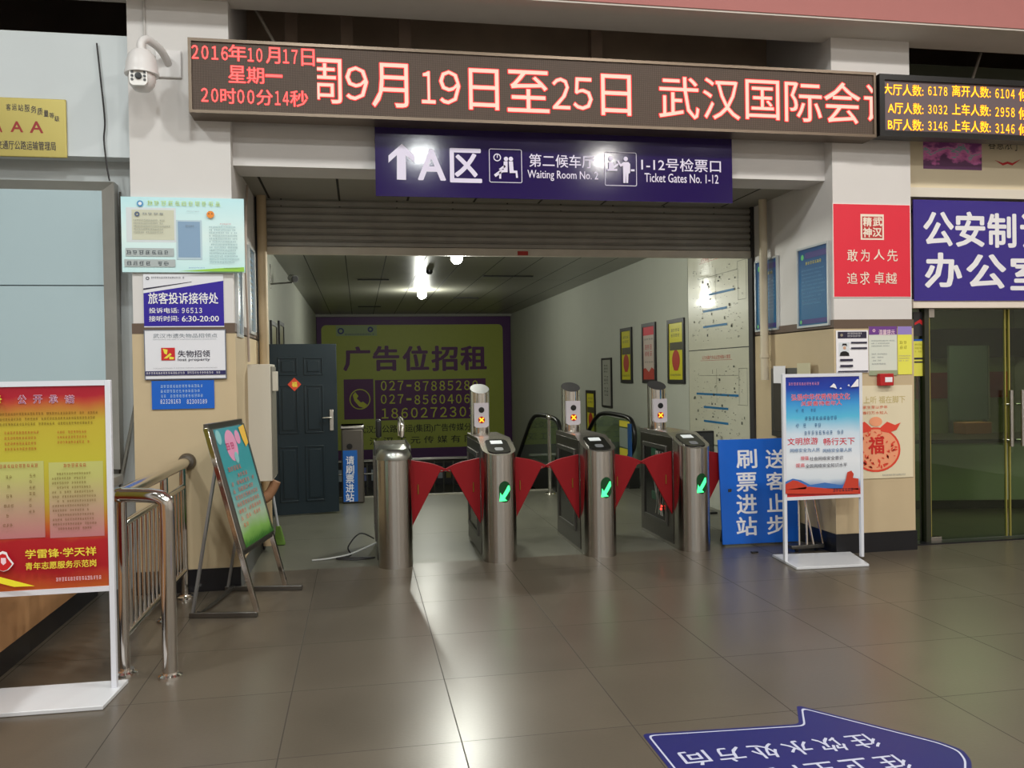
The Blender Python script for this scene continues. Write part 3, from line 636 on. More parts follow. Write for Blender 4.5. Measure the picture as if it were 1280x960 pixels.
# ------------------------------------------------------------------ left of the pillar: plaque, panel window, counter
f = FY(6.55); b = f.box(-150, 121, 84, 195)
S = Board('brass_plaque', 'gold metal plaque with red letters AAA on the left upper wall', 'plaque', f, b, .02, mat('gold_metal', (186, 170, 96), .34, .4, noise=.12, nscale=2), part='plate', bevel=.004, loc=(f.px(-30, 160)[0], 6.55, b[1]))
S.text([('A', (-6, 153, 4, 166)), ('A', (15, 153, 30, 166)), ('A', (39, 153, 55, 167))], mat('red_letter', (150, 30, 24), .4), .02)
arc = '客运站服务质量等级'; pos = [(9, 131, 15, 139), (16.5, 131, 22.5, 139), (24, 131.5, 30.5, 140), (32, 132, 38.5, 141), (40, 133.5, 47, 142.5), (48, 136, 54.5, 145), (56, 139, 62, 147), (63, 142, 69, 149), (69.5, 146, 75.5, 153)]
S.text(list(zip(arc, pos)), DARKP, .004); S.text([('江省交通厅公路运输管理局', (-18, 177, 71, 188))], DARKP, .002)
PANG = mat('pale_glazed_panel', (172, 192, 198), .35, noise=.03, nscale=2)
f = FY(6.64)
pw = thing('window_counter_screen', 'pale blue-grey panelled screen in a brushed steel frame left of pillar', 'screen', (-3, 6.8, .9))
x1 = f.px(130, 350)[0]; xf = FY(6.575).px(145, 350)[0]; zt = f.px(60, 234)[1]; zf = FY(6.575).px(60, 225.5)[1]
z_m = f.px(60, 357)[1]; z_b = 1.5
for nm, za, zb in (('panel', z_m+.004, zt-.02), ('panel', z_b+.004, z_m-.004), ('panel', .92, z_b-.004)):
    obj(nm, MB().box(-5.5, x1, 6.63, 6.66, za, zb), PANG, pw, smooth=0)
obj('backing', MB().box(-5.5, x1+.01, 6.66, 6.68, .9, zt), BLK, pw)
FS = mat('brushed_frame', (176, 174, 168), .4, .55, noise=.15, nscale=6)
mb = MB(); mb.hexa([(x1, 6.63, .9), (x1, 6.685, .9), (xf, 6.685, .9), (xf, 6.575, .9), (x1, 6.63, zt-.02), (x1, 6.685, zt-.02), (xf, 6.685, zf), (xf, 6.575, zf)])
mb.hexa([(-5.5, 6.63, zt-.02), (x1, 6.63, zt-.02), (x1, 6.685, zt-.02), (-5.5, 6.685, zt-.02), (-5.5, 6.575, zf), (xf, 6.575, zf), (xf, 6.685, zf), (-5.5, 6.685, zf)])
obj('frame', mb, FS, pw, smooth=0)
tag(obj('cable', MB().tube(smooth_path([FY(6.53).pt(*FY(6.53).px(*p)) for p in ((121, 54), (126, 100), (131, 150), (130, 175), (134, 210), (137, 226))]), .006, 6), MC['cable_black'], origin=(-1.8, 6.55, 3.1)), 'thin black cable hanging down the left upper wall', 'cable')
f7 = FY(6.675)
tag(obj('conduit', MB().tube([f7.pt(*f7.px(150, v)) for v in (240, 330, 430, 520, 700)], .008, 6), mat('conduit_dark', (80, 76, 70), .6), origin=(-1.75, 6.84, 1)), 'dark vertical conduit in the grey gap beside the left pillar', 'conduit')
tag(obj('timber_strip', MB().beam((-1.74, 6.62, .8), (-1.62, 6.665, 1.45), .03, .015), mat('strip_grey_wood', (120, 118, 110), .6), origin=(-1.84, 6.7, .8)), 'grey strip of wood leaning in the gap beside the left pillar', 'strip')
ct = thing('service_counter', 'long wooden front service counter with black plinth behind the red poster', 'counter', (-2.3, 3, 0))
WOOD = mat('light_wood_laminate', (198, 150, 104), .45, noise=.12, nscale=2.5)
obj('front_panel', MB().box(-3.4, -1.88, .2, 6.56, .13, .8), WOOD, ct, bevel=.004)
obj('plinth', MB().box(-3.35, -1.885, .25, 6.54, 0, .13), BLACKB, ct)
obj('countertop', MB().box(-3.45, -1.872, .15, 6.3, .8, .87).box(-3.45, -1.7, 6.3, 6.56, .8, .87), mat('counter_top_stone', (150, 146, 138), .3), ct, bevel=.006)

# ------------------------------------------------------------------ steel barrier by the left pillar
rb = thing('steel_railing', 'polished stainless steel guard railing running up to the left pillar', 'railing', (-1.2, 5.5, 0))
R1 = .038
pA, pD = V3((-1.24, 4.72, 0)), V3((-1.24, 6.36, 0))
mb = MB(); mb.tube(smooth_path([(-.995, 4.64, 0), (-.995, 4.64, .5), (-.995, 4.64, .87), (-1.01, 4.645, .925), (-1.06, 4.66, .945), (-1.15, 4.69, .95), (-1.24, 4.72, .95)], 5), R1, 20)
obj('end_post', mb, CHROME, rb)
obj('top_rail', MB().tube([(-1.24, 4.70, .95), (-1.24, 6.46, .95)], R1, 20).ball((-1.24, 4.72, .95), R1+.002), CHROME, rb)
for p in ((-1.24, 4.74), (-1.24, 5.72), (-1.24, 6.3)): obj('post', MB().tube([(p[0], p[1], 0), (p[0], p[1], .93)], .025, 16), CHROME, rb)
for p in ((-.995, 4.64), (-1.24, 4.74), (-1.24, 5.72), (-1.24, 6.3)): obj('foot_flange', MB().lathe([(.062, 0), (.06, .014), (.045, .022), (.042, .03)], (p[0], p[1], 0)), CHROME, rb)
obj('wall_flange', MB().lathe([(.062, 0), (.062, .012), (.05, .03)], (-1.24, 6.47, .95), (0, -1, 0)), mat('flange_dull', (130, 124, 118), .4, 1), rb)
obj('mid_rail', MB().tube([(-1.24, 4.76, .79), (-1.24, 6.3, .79)], .02, 12), CHROME, rb)
obj('bottom_rail', MB().tube([(-1.24, 4.76, .2), (-1.24, 6.3, .2)], .02, 12), CHROME, rb)
for i in range(15):
    y = 4.86+i*.1
    if abs(y-5.72) < .05: continue
    obj('baluster', MB().tube([(-1.24, y, .2), (-1.24, y, .79)], .0095, 10), CHROME, rb)

# ------------------------------------------------------------------ leaning sign board by the left pillar
ez = thing('sign_easel', 'teal printed sign on a tilted stainless steel floor easel by the railing', 'sign', (-.8, 6.0, 0))
FLt = V3((-.678, 5.69, .03)); FRt = V3((-.555, 6.36, .03))
ud = (FRt-FLt); ud.z = 0; W_ = ud.length; ud.normalize()
back = V3((-ud.y, ud.x, 0))          # away from the readable side
Lean = (V3((0, 0, 1.2))+back*.31); Ht = Lean.length; Lean.normalize()
obj('leg', MB().beam(FLt, FLt+Lean*Ht, .032, .032), CHROME, ez, bevel=.003)
obj('leg', MB().beam(FRt, FRt+Lean*Ht, .032, .032), CHROME, ez, bevel=.003)
obj('top_bar', MB().beam(FLt+Lean*Ht, FRt+Lean*Ht, .05, .032, tuple(back)), STEELD, ez)
obj('lower_bar', MB().beam(FLt+Lean*Ht*.32, FRt+Lean*Ht*.32, .032, .032, tuple(back)), STEELD, ez)
for p in (FLt, FRt):
    obj('foot_bar', MB().beam(p-back*.12*(1 if p is FRt else 0)-V3((0, 0, .012)), p+back*.44-V3((0, 0, .012)), .034, .034), STEELD, ez, bevel=.003)
    obj('rear_leg', MB().beam(p+back*.42, p+Lean*Ht*.8, .026, .016), mat('leg_grey', (150, 150, 150), .4, .7), ez)
obj('cross_bar', MB().beam(FLt+back*.38, FRt+back*.38, .025, .025), STEELD, ez)
fs = Fr(FLt+ud*.016+Lean*Ht*.33-back*.012, ud, Lean)
if fs.n.x < 0: pass
TEAL = ramp_mat('teal_print', [(0, (70, 130, 40)), (.1, (130, 180, 90)), (.22, (176, 196, 170)), (.4, (120, 178, 178)), (.62, (52, 160, 168)), (1, (44, 152, 168))], 2, .35, noise=.12, nscale=4)
S = Board('x', 'x', 'x', fs, (.012, .01, W_-.044, Ht*.655), .012, TEAL, root=ez, part='sign_sheet')
obj('sheet_frame', (lambda mb: [mb.prism([fs.pt(a, b_, 0) for a, b_ in q], fs.n*.02) for q in ([(0, 0), (W_-.032, 0), (W_-.032, .012), (0, .012)], [(0, .0), (.014, 0), (.014, Ht*.66), (0, Ht*.66)], [(W_-.046, 0), (W_-.032, 0), (W_-.032, Ht*.66), (W_-.046, Ht*.66)])] and mb)(MB()), STEELD, ez, smooth=0)
ORG = mat('orange_print', (220, 84, 40), .5); PK = mat('pink_print', (230, 150, 190), .5)
S.disc(.45, .16, .11, PK, 'print'); S.disc(.7, .1, .05, PK, 'print'); S.disc(.12, .07, .05, mat('pale_bubble', (130, 196, 200), .5), 'print'); S.disc(.5, .27, .04, MC['pale_bubble'], 'print')
S.lines(.25, .13, .7, .2, 1, mat('magenta_print', (200, 30, 110), .5), 'heading', ragged=0, fill=.9, cw=.15)
S.shape([[(.8, .02), (1, .0), (1, .17), (.88, .2), (.83, .12)]], mat('sun_yellow', (240, 190, 50), .5), 'print')
S.lines(.12, .33, .55, .38, 1, ORG, ragged=0, fill=.8, cw=.085)
for i, (xa, xb) in enumerate(((.35, .8), (.1, .9), (.08, .85), (.1, .95), (.08, .95), (.08, .95), (.08, .9), (.1, .35))): S.lines(xa, .40+i*.058, xb, .445+i*.058, 1, ORG, ragged=.1, fill=.75, cw=.085, seed=20+i)
mb = MB(); d = S.d(); rg = random.Random(2)
for i in range(26):
    x = i/26; h = .03+.05*rg.random(); mb.poly([fs.pt(*S.ab(x, .995), d), fs.pt(*S.ab(x+.03, .995), d), fs.pt(*S.ab(x+.02, .995-h), d)])
obj('grass_print', mb, mat('grass_green', (50, 110, 40), .5), ez, smooth=0)

# ------------------------------------------------------------------ poster stands
def floor_stand(label, x0, x1, z0, z1, yb, m, plate, group=None):
    t = thing('poster_stand', label, 'poster stand', ((x0+x1)/2, yb, 0), group)
    e = .026
    obj('post', MB().box(x0, x0+e, yb-.015, yb+.015, .02, z1), WHITEF, t, bevel=.002)
    obj('post', MB().box(x1-e, x1, yb-.015, yb+.015, .02, z1), WHITEF, t, bevel=.002)
    obj('cross_rail', MB().box(x0+e, x1-e, yb-.015, yb+.015, z1-e, z1), WHITEF, t); obj('cross_rail', MB().box(x0+e, x1-e, yb-.015, yb+.015, z0, z0+e), WHITEF, t)
    mb = MB(); mb.prism([V3((x, y, .001)) for x, y in plate], (0, 0, .02)); obj('base_plate', mb, mat('base_white', (206, 208, 212), .2), t, bevel=.003)
    return t, Board('x', 'x', 'x', FY(yb-.008), (x0+e, z0+e, x1-e, z1-e), .003, m, root=t, part='poster')
RED2 = ramp_mat('red_yellow_poster', [(0, (176, 84, 34)), (.06, (176, 56, 38)), (.1, (164, 24, 36)), (.24, (170, 30, 40)), (.3, (184, 90, 44)), (.42, (178, 158, 48)), (.62, (186, 176, 54)), (.82, (186, 166, 52)), (.93, (180, 70, 46)), (.96, (166, 28, 44)), (1, (158, 22, 42))], 2, .35, noise=.1, nscale=2.5)
t, S = floor_stand('white-framed stand with red and yellow service pledge poster, left edge', -1.86, -1.215, .505, 1.552, 4.5, RED2, [(-1.86, 4.26), (-1.215, 4.25), (-1.19, 4.6), (-1.86, 4.61)])
MAUVE = ramp_mat('mauve_box_print', [(0, (184, 118, 122)), (.4, (180, 150, 124)), (.8, (184, 182, 108)), (1, (186, 186, 108))], 2, .4)
q = S.pxb(62, 577, 130, 671); S.shape([[(q[0], q[1]), (q[2], q[1]), (q[2], q[3]), (q[0], q[3])]], MAUVE, 'text_box')
q2 = S.pxb(-15, 577, 56, 673); S.shape([[(max(q2[0], .02), q2[1]), (q2[2], q2[1]), (q2[2], q2[3]), (max(q2[0], .02), q2[3])]], MAUVE, 'text_box')
W2 = mat('pale_outline_print', (244, 214, 226), .5)
for off, m, bo in ((0, W2, .034), (0, mat('plum_print', (130, 20, 90), .5), .0)):
    S.text([('公', (23, 494, 33, 505)), ('开', (42.5, 494, 53, 504)), ('承', (62, 494, 72.5, 504)), ('诺', (81.5, 494, 93, 504))], m, bo, name='title_lettering')
OL = mat('olive_print', (110, 80, 20), .5); BR = mat('brick_print', (176, 50, 30), .5)
q = S.pxb(0, 515, 127, 534); S.lines(max(q[0], .05), q[1], q[2], q[3], 3, OL, ragged=.1, fill=.5)
q = S.pxb(6, 539, 52, 566); S.lines(*q, 4, BR, ragged=.1, fill=.5, seed=8); q = S.pxb(72, 538, 116, 557); S.lines(*q, 3, BR, ragged=.2, fill=.5, seed=9)
q = S.pxb(66, 590, 125, 664); S.lines(*q, 13, OL, ragged=.25, fill=.5, seed=10, indent=2); q = S.pxb(80, 579, 112, 584); S.lines(*q, 1, BR, ragged=0, fill=.9)
q = S.pxb(-10, 580, 52, 585); S.lines(*q, 1, BR, ragged=0, fill=.9)
for i, (a, b_) in enumerate(((8, 20), (10, 17), (9, 18), (6, 20), (9, 17), (5, 19))): q = S.pxb(a, 594+i*12, b_, 599+i*12); S.lines(*q, 1, OL, ragged=0, fill=.8, seed=i)
for i in range(7): q = S.pxb(38, 592+i*7.4, 50, 597+i*7.4); S.lines(*q, 1, OL, ragged=0, fill=.8, seed=30+i)
q = S.pxb(-18, 490, 5, 508); S.shape([[(q[0]+(q[2]-q[0])*(.5+(.5 if k % 2 == 0 else .38)*math.cos(k*PI/12)), q[1]+(q[3]-q[1])*(.5+(.5 if k % 2 == 0 else .38)*math.sin(k*PI/12))) for k in range(24)]], mat('seal_green', (190, 200, 40), .5), 'seal')
S.text([('学雷锋·学天祥', (34, 684, 122, 695)), ('青年志愿服务示范岗', (34, 700, 122, 709))], YELP, .014)
q = S.pxb(72, 719, 132, 725); S.lines(*q, 1, W2, ragged=0, fill=.8, cw=.022)
S.shape([[S.pxb(-25, 716, -24, 717)[:2], S.pxb(0, 719, 1, 720)[:2], S.pxb(46, 731, 47, 732)[:2], S.pxb(20, 732, 21, 733)[:2], S.pxb(0, 727, 1, 728)[:2], S.pxb(-25, 722, 1, 723)[:2]]], mat('lemon_print', (240, 230, 50), .5), 'ribbon')
pts = [(-2, 694), (1, 690), (6, 687.5), (11, 689), (13, 694), (16, 698), (20, 703), (17, 707), (13, 711), (7, 713), (1, 711), (-2, 708)]
S.shape([[S.pxb(*p, p[0]+1, p[1]+1)[:2] for p in pts]], WHITEP, 'portrait_outline'); S.shape([[S.pxb(4.5+(p[0]-6.5)*.84+2, 700+(p[1]-700)*.84, 60, 720)[:2] for p in pts]], REDP, 'portrait'); S.shape([[S.pxb(x, y, x+1, y+1)[:2] for x, y in ((4, 696), (10, 696), (10.5, 702), (7, 705), (4, 702))]], W2, 'portrait')

SKY = ramp_mat('sky_print', [(0, (190, 30, 36)), (.045, (196, 60, 54)), (.09, (120, 150, 190)), (.15, (214, 222, 230)), (.3, (228, 232, 238)), (.52, (206, 222, 236)), (.66, (90, 186, 222)), (.78, (60, 150, 214)), (.9, (28, 66, 170)), (1, (24, 40, 140))], 2, .3, noise=.07, nscale=3)
t, S = floor_stand('white-framed stand with blue sky civility poster, before right pillar', 3.302, 3.995, .505, 1.51, 6.25, SKY, [(3.29, 6.03), (3.885, 6.0), (4.0, 6.44), (3.33, 6.5)])
R3 = mat('crimson_print', (214, 40, 60), .5)
S.text([('弘扬中华优秀传统文化', (989, 492, 1062, 500)), ('关爱善待老年人', (1001, 501, 1052, 507))], W2, .03); S.text([('弘扬中华优秀传统文化', (989, 492, 1062, 500)), ('关爱善待老年人', (1001, 501, 1052, 507))], R3, .006)
S.text([('文明旅游', (984, 547, 1022, 556)), ('畅行天下', (1029, 547, 1068, 556))], R3, .004)
q = S.pxb(985, 478, 1026, 481.5); S.lines(*q, 1, PK, ragged=0, fill=1)
BL = mat('steel_blue_print', (60, 110, 160), .5)
for bx in ((994, 511, 1022, 515), (1005, 520, 1048, 525), (994, 529, 1035, 534), (1004, 538, 1056, 543)): S.lines(*S.pxb(*bx), 1, BL, ragged=0, fill=1, seed=bx[0])
S.text([('网络安全为人民', (987, 560, 1024, 565)), ('网络安全靠人民', (1028, 560, 1064, 565))], BL, .0)
S.text([('增强', (1000, 570, 1010, 575)), ('提高', (994, 579, 1005, 584))], R3, .002); S.text([('社会网络安全意识', (1011, 570, 1053, 575)), ('全民网络安全知识水平', (1006, 579, 1058, 584))], DARKP, 0)
pp = lambda pts: [S.pxb(x, y, x+.5, y+.5)[:2] for x, y in pts]
S.shape([pp([(981, 602), (990, 598), (1000, 600), (1012, 606), (1030, 603), (1050, 606), (1058, 604), (1072, 606), (1072, 610), (981, 610)])], mat('sea_print', (60, 110, 180), .5), 'print')
S.shape([pp([(981, 605), (990, 600), (996, 601), (1008, 607), (1006, 611), (981, 612)]), pp([(1052, 610), (1056, 600), (1058, 590), (1063, 588), (1066, 592), (1065, 597), (1072, 598), (1072, 612)]), pp([(981, 612), (1010, 608), (1040, 611), (1072, 610), (1072, 617), (981, 617)])], mat('vermilion_print', (196, 60, 40), .5), 'print')
S.shape([pp([(1036, 484), (1041, 479), (1043, 481), (1045, 486), (1040, 484)]), pp([(1062, 484), (1070, 474), (1072, 474), (1072, 483)]), pp([(1048, 486), (1050, 484), (1051, 486)]), pp([(1058, 482), (1060, 480), (1061, 483)])], WHITEP, 'birds')
S.lines(*S.pxb(1040, 610, 1066, 614), 1, DARKP, ragged=0, fill=1)

# ------------------------------------------------------------------ blue board on the floor by the gates
bl = thing('blue_board', 'blue floor board with white Chinese characters right of the gates', 'board', (3.48, 7.0, 0))
fb = Fr((3.475, 6.99, .015), (1, -.04, 0), (0, .08, 1))
S = Board('x', 'x', 'x', fb, (-.36, 0, .36, .92), .018, mat('board_blue', (14, 96, 200), .4), root=bl, part='board', bevel=.002)
S.text([('刷', (920, 562, 945, 585)), ('票', (920, 591, 945, 614)), ('进', (920, 618, 945, 642)), ('站', (920, 646, 945, 669)), ]+[], WHITEP, .018)
S.text([('送', (956, 562, 980, 585)), ('客', (957, 590, 980, 612)), ('止', (958, 617, 980, 639)), ('步', (958, 644, 981, 667))], WHITEP, .018)
obj('rear_strut', MB().beam((3.2, 7.02, .5), (3.2, 7.2, .0), .03, .02).beam((3.74, 7.02, .5), (3.74, 7.2, .0), .03, .02), STEELD, bl)
# folded barrier behind the stand
fbx = thing('folded_stand', 'folded metal stand leaning behind the blue board next to right pillar', 'stand', (3.72, 6.95, 0))
for x in (3.62, 3.69, 3.75, 3.84): obj('tube', MB().tube([(x+.02, 6.62, .05), (x+(.07 if x < 3.7 else -.02), 6.72, .52)], .009, 8), CHROME, fbx)
obj('base_frame', MB().box(3.56, 3.86, 6.6, 6.72, .028, .06), STEELD, fbx, bevel=.004)
for x in (3.62, 3.8): obj('castor', MB().lathe([(.014, -.012), (.014, .012)], (x, 6.63, .015), (1, 0, 0), 12), BLK, fbx)

# ------------------------------------------------------------------ right pillar front notices
f = FY(YP)
S = Board('motto_poster', 'red poster with white calligraphy and square seal on right pillar', 'poster', f, f.box(1041.5, 256, 1137, 371), .008, mat('poster_red', (226, 40, 62), .4, noise=.05, nscale=3), edge=mat('poster_white_edge', (232, 222, 216), .5), ew=.006, ed=-.001)
CW = mat('cream_print', (240, 226, 208), .5)
S.rect(*S.pxb(1075, 268, 1104, 300), CW, 'seal'); S.rect(*S.pxb(1077, 271, 1102, 298), mat('seal_red', (190, 50, 50), .5), 'seal_field')
S.text([('精', (1078, 272, 1088.5, 283)), ('武', (1090.5, 272, 1101.5, 283)), ('神', (1078, 285, 1088.5, 296.5)), ('汉', (1090, 285, 1101, 296))], CW, .03)
S.text([('敢', (1058, 312, 1071, 327)), ('为', (1075, 312, 1086, 327)), ('人', (1091, 312, 1104.5, 325)), ('先', (1108, 312, 1121, 327)), ], CW, .004)
S.text([('追', (1058, 341, 1071, 355)), ('求', (1074, 340, 1086, 356)), ('卓', (1092, 340, 1104, 356)), ('越', (1106, 341, 1120, 355))], CW, .004)
f2 = FY(YP-.0105)
S = Board('officer_notice', 'small white notice with navy strips and portrait photo on right pillar', 'notice', f2, f2.box(1045, 413, 1085, 466), .004, WHITEP)
S.rect(.05, .03, .95, .19, DARKP, 'heading_bar'); S.disc(.17, .11, .012, mat('badge_gold', (150, 140, 120), .4), 'badge'); S.lines(.35, .05, .85, .17, 2, WHITEP, ragged=.1, fill=.7)
S.rect(.08, .28, .4, .6, mat('photo_ground', (215, 220, 224), .5), 'photo'); S.shape([[(.1, .6), (.12, .52), (.2, .49), (.3, .49), (.38, .53), (.4, .6)]], BLK, 'portrait'); S.disc(.25, .41, .014, mat('skin_print', (206, 164, 136), .5), 'portrait'); S.shape([[(.17, .38), (.19, .31), (.31, .31), (.33, .38), (.29, .35), (.21, .35)]], BLK, 'portrait')
for a, b_, c, d in ((.45, .27, .95, .31), (.45, .4, .95, .44), (.1, .67, .5, .72), (.1, .81, .5, .86)): S.rect(a, b_, c, d, DARKP, 'strip')
S.rect(.03, .95, .97, .98, DARKP, 'strip')
S = Board('warning_notice', 'white reminder sheet with purple heading beside the portrait notice', 'notice', f2, f2.box(1086, 408, 1121, 469), .003, mat('pale_sheet', (214, 218, 206), .4))
S.rect(0, 0, 1, .17, mat('purple_print', (110, 60, 140), .4), 'heading_bar'); S.disc(.18, .085, .013, mat('badge_pink', (230, 190, 210), .4), 'badge', r_in=.006)
S.text([('温馨提示', (1098, 412, 1118, 419))], W2, .01); S.lines(.08, .28, .95, .44, 3, GREYP, fill=.45, ragged=.3); S.lines(.08, .55, .75, .82, 4, GREYP, fill=.4, ragged=.5, seed=3); S.rect(0, .9, 1, 1, mat('sage_print', (150, 160, 130), .5), 'footer')
LEM = mat('lemon_sheet', (232, 228, 90), .3)
S = Board('yellow_notice', 'lemon yellow sheet with purple heading at the pillar corner', 'notice', f2, f2.box(1122, 408, 1139.5, 468), .003, LEM); S.rect(0, 0, 1, .17, mat('lilac_head', (150, 130, 200), .4), 'heading_bar'); S.lines(.1, .3, .9, .5, 2, mat('ochre_print', (180, 170, 60), .5), fill=.7, cw=.3); S.lines(.05, .6, .95, .75, 3, mat('violet_print', (150, 130, 170), .5), fill=.5)
b = f2.box(1096, 467, 1113, 482)
t = thing('alarm_box', 'small red alarm box on right pillar above the papercut poster', 'alarm', ((b[0]+b[2])/2, YP-.008, b[1]))
obj('case', MB().box(b[0], b[2], YP-.058, YP-.0085, b[1], b[3]), mat('alarm_red', (180, 26, 30), .35), t, bevel=.004); obj('label_plate', MB().box(b[0]+.045, b[2]-.015, YP-.06, YP-.0575, b[1]+.03, b[3]-.03), WHITEP, t)
PAP = mat('cream_paper', (226, 214, 184), .35)
S = Board('papercut_poster', 'cream poster with red papercut of a fruit and the character 福', 'poster', f2, f2.box(1048, 482, 1140.5, 598), .004, PAP)
S.text([('上听 福在脚下', (1079, 495, 1131, 504))], mat('tan_print', (196, 178, 120), .5), .01); S.text([('家生草以步年', (1078, 507, 1109, 511)), ('春行万水知人', (1078, 514, 1109, 518))], ORG, 0)
OR1 = mat('papercut_orange', (240, 160, 120), .5); OR2 = mat('papercut_red', (226, 70, 50), .5)
def blob(cu, cv, ru, rv, n=30, dent=0): return [S.fr.px(cu+ru*math.cos(t)*(1-dent*max(0, math.sin(t))**8), cv-rv*math.sin(t)*(1-dent*max(0, math.sin(t))**12)*(1-dent*.6*max(0, -math.sin(t))**20)) for t in [i*2*PI/n for i in range(n)]]
S.shape([blob(1094, 562, 31, 28)], OR2, 'papercut', rel=False); S.shape([blob(1094, 562, 28.5, 25.5)], OR1, 'papercut', rel=False); S.shape([blob(1094, 527, 8, 6)], OR1, 'papercut', rel=False)
S.shape([[S.fr.px(*p) for p in ((1100, 534), (1108, 527), (1118, 531), (1125, 528), (1120, 537), (1110, 541), (1100, 539))], [S.fr.px(*p) for p in ((1088, 534), (1080, 527), (1070, 531), (1063, 528), (1068, 537), (1078, 541), (1088, 539))]], OR2, 'papercut', rel=False)
mb = MB(); d = S.d(); rg = random.Random(5)
for i in range(60):
    t = rg.random()*2*PI; rad = .5+.42*rg.random(); u, v = 1094+28*rad*math.cos(t), 562+25*rad*math.sin(t); s_ = .8+rg.random()*1.3; a_ = rg.random()*PI
    mb.poly([S.fr.pt(*S.fr.px(u+s_*math.cos(a_+k*PI/2)*(1.8 if k % 2 else .8), v+s_*math.sin(a_+k*PI/2)*(1.8 if k % 2 else .8)), d) for k in range(4)])
obj('papercut_detail', mb, OR2, S.root, smooth=0)
S.text([('福', (1085, 546, 1104, 567))], mat('fu_red', (206, 36, 30), .5), .02); S.lines(*S.pxb(1102, 592, 1132, 594.5), 1, GREYP, ragged=0, fill=.8)

# ------------------------------------------------------------------ niche walls
f = FR(3.9)
BLUN = ramp_mat('blue_notice_print', [(0, (26, 100, 146)), (.5, (24, 100, 150)), (1, (22, 74, 130))], 2, .3)
ALU = mat('aluminium_edge', (200, 204, 206), .3, .6)
for u0_, v0_, u1, v1, lab in ((944, 326, 972, 410, 'framed blue notice behind the drain pipe on the right side wall'), (1002, 312, 1039, 408, 'framed blue notice beside the red poster on right side wall')):
    if u1 > 1030: b = (-7.02, 1.93, -6.54, 2.60)
    else: b = (-7.84, 1.94, -7.42, 2.6)
    S = Board('framed_notice', lab, 'notice', f, b, .015, BLUN, edge=ALU, ew=.018)
    S.disc(.14, .1, .025, mat('green_badge', (90, 190, 110), .4), 'badge'); S.rect(.24, .05, .98, .13, mat('indigo_print', (50, 40, 120), .4), 'heading_bar'); S.lines(.25, .17, .85, .22, 1, YELP, ragged=0, fill=.8, cw=.08)
    S.lines(.12, .27, .95, .76, 10, mat('pale_cyan_print', (110, 170, 206), .5), ragged=.2, fill=.4); S.rect(.1, .92, .98, .98, MC['indigo_print'], 'footer_bar'); S.disc(.08, .95, .018, MC['green_badge'], 'badge')
tag(obj('drain_pipe', MB().tube([(3.82, 7.56, 3.17), (3.82, 7.56, 1.45)], .038, 16).tube([(3.82, 7.56, 1.7), (3.82, 7.56, 1.66)], .045, 16), mat('pipe_cream', (196, 184, 160), .5), origin=(3.82, 7.56, 1.5)), 'cream vertical pipe on the right side wall', 'pipe')
tag(obj('drain_pipe', MB().tube([(-.83, 7.84, 3.17), (-.83, 7.84, .05)], .042, 16), mat('pipe_tan', (186, 164, 130), .5), origin=(-.83, 7.84, 0)), 'tan vertical pipe at the left edge of the opening', 'pipe')
fl_ = FL(-.895)
for b, lab in (((6.58, 1.88, 6.8, 2.38), 'framed blue notice at the corner of the left pillar side wall'), ((7.3, 1.94, 7.62, 2.63), 'framed blue notice next to the tan pipe on the left side wall')):
    S = Board('framed_notice', lab, 'notice', fl_, b, .012, mat('faded_blue_print', (90, 120, 140), .2, noise=.2, nscale=20), edge=ALU, ew=.022)
    S.lines(.1, .1, .9, .9, 12, MC['pale_cyan_print'], fill=.4)
tag(obj('conduit', MB().tube(smooth_path([(-.87, 7.2, 3.12), (-.87, 7.05, 2.75), (-.87, 7.0, 2.4), (-.87, 7.05, 2.0), (-.87, 7.08, 1.68)]), .01, 8), mat('conduit_pink', (176, 160, 148), .5), origin=(-.87, 7.0, 1.7)), 'thin conduit dropping to the white cabinet on the left side wall', 'conduit')
eb = thing('electrical_cabinet', 'white metal electrical cabinet fixed on the left side wall', 'cabinet', (-.82, 7.4, .71))
obj('case', MB().box(-.895, -.71, 7.12, 7.5, .71, 1.66), mat('cabinet_white', (206, 200, 186), .45), eb, bevel=.004)
obj('door_panel', MB().box(-.71, -.70, 7.14, 7.48, .73, 1.64), mat('cabinet_white_shaded', (120, 116, 104), .5), eb)  # side turned from the hall light, its shade painted in as grey
obj('junction_box', MB().box(-.70, -.66, 7.15, 7.24, 1.44, 1.6), MC['cabinet_white'], eb, bevel=.004)
tag(obj('pipe_elbow', MB().tube(smooth_path([(-.86, 7.2, .62), (-.8, 7.2, .56), (-.74, 7.2, .6), (-.69, 7.2, .7)]), [.045]*12+[.04]*7, 12), mat('wrapped_brown', (150, 110, 80), .7, noise=.2), origin=(-.8, 7.2, .6)), 'brown wrapped pipe elbow below the white cabinet', 'pipe')
br = thing('broom', 'broom with white handle and green bristles leaning by the left wall', 'broom', (-.76, 8.1, 0))
fb_ = FY(8.1); a0 = fb_.px(334, 573); a1 = fb_.px(348, 660); a2 = fb_.px(350, 684)
obj('handle', MB().tube([fb_.pt(*a0), fb_.pt(*a1)], .011, 10), mat('handle_white', (190, 194, 200), .4), br)
bx_, bz_ = a1; mb = MB(); mb.hexa([(a2[0]-.05, 8.06, .003), (a2[0]+.05, 8.06, .003), (a2[0]+.05, 8.15, .003), (a2[0]-.05, 8.15, .003), (bx_-.02, 8.08, bz_+.02), (bx_+.02, 8.08, bz_+.02), (bx_+.02, 8.12, bz_+.02), (bx_-.02, 8.12, bz_+.02)])
obj('bristles', mb, mat('bristle_green', (96, 130, 50), .8, noise=.3, nscale=40), br, bevel=.006)
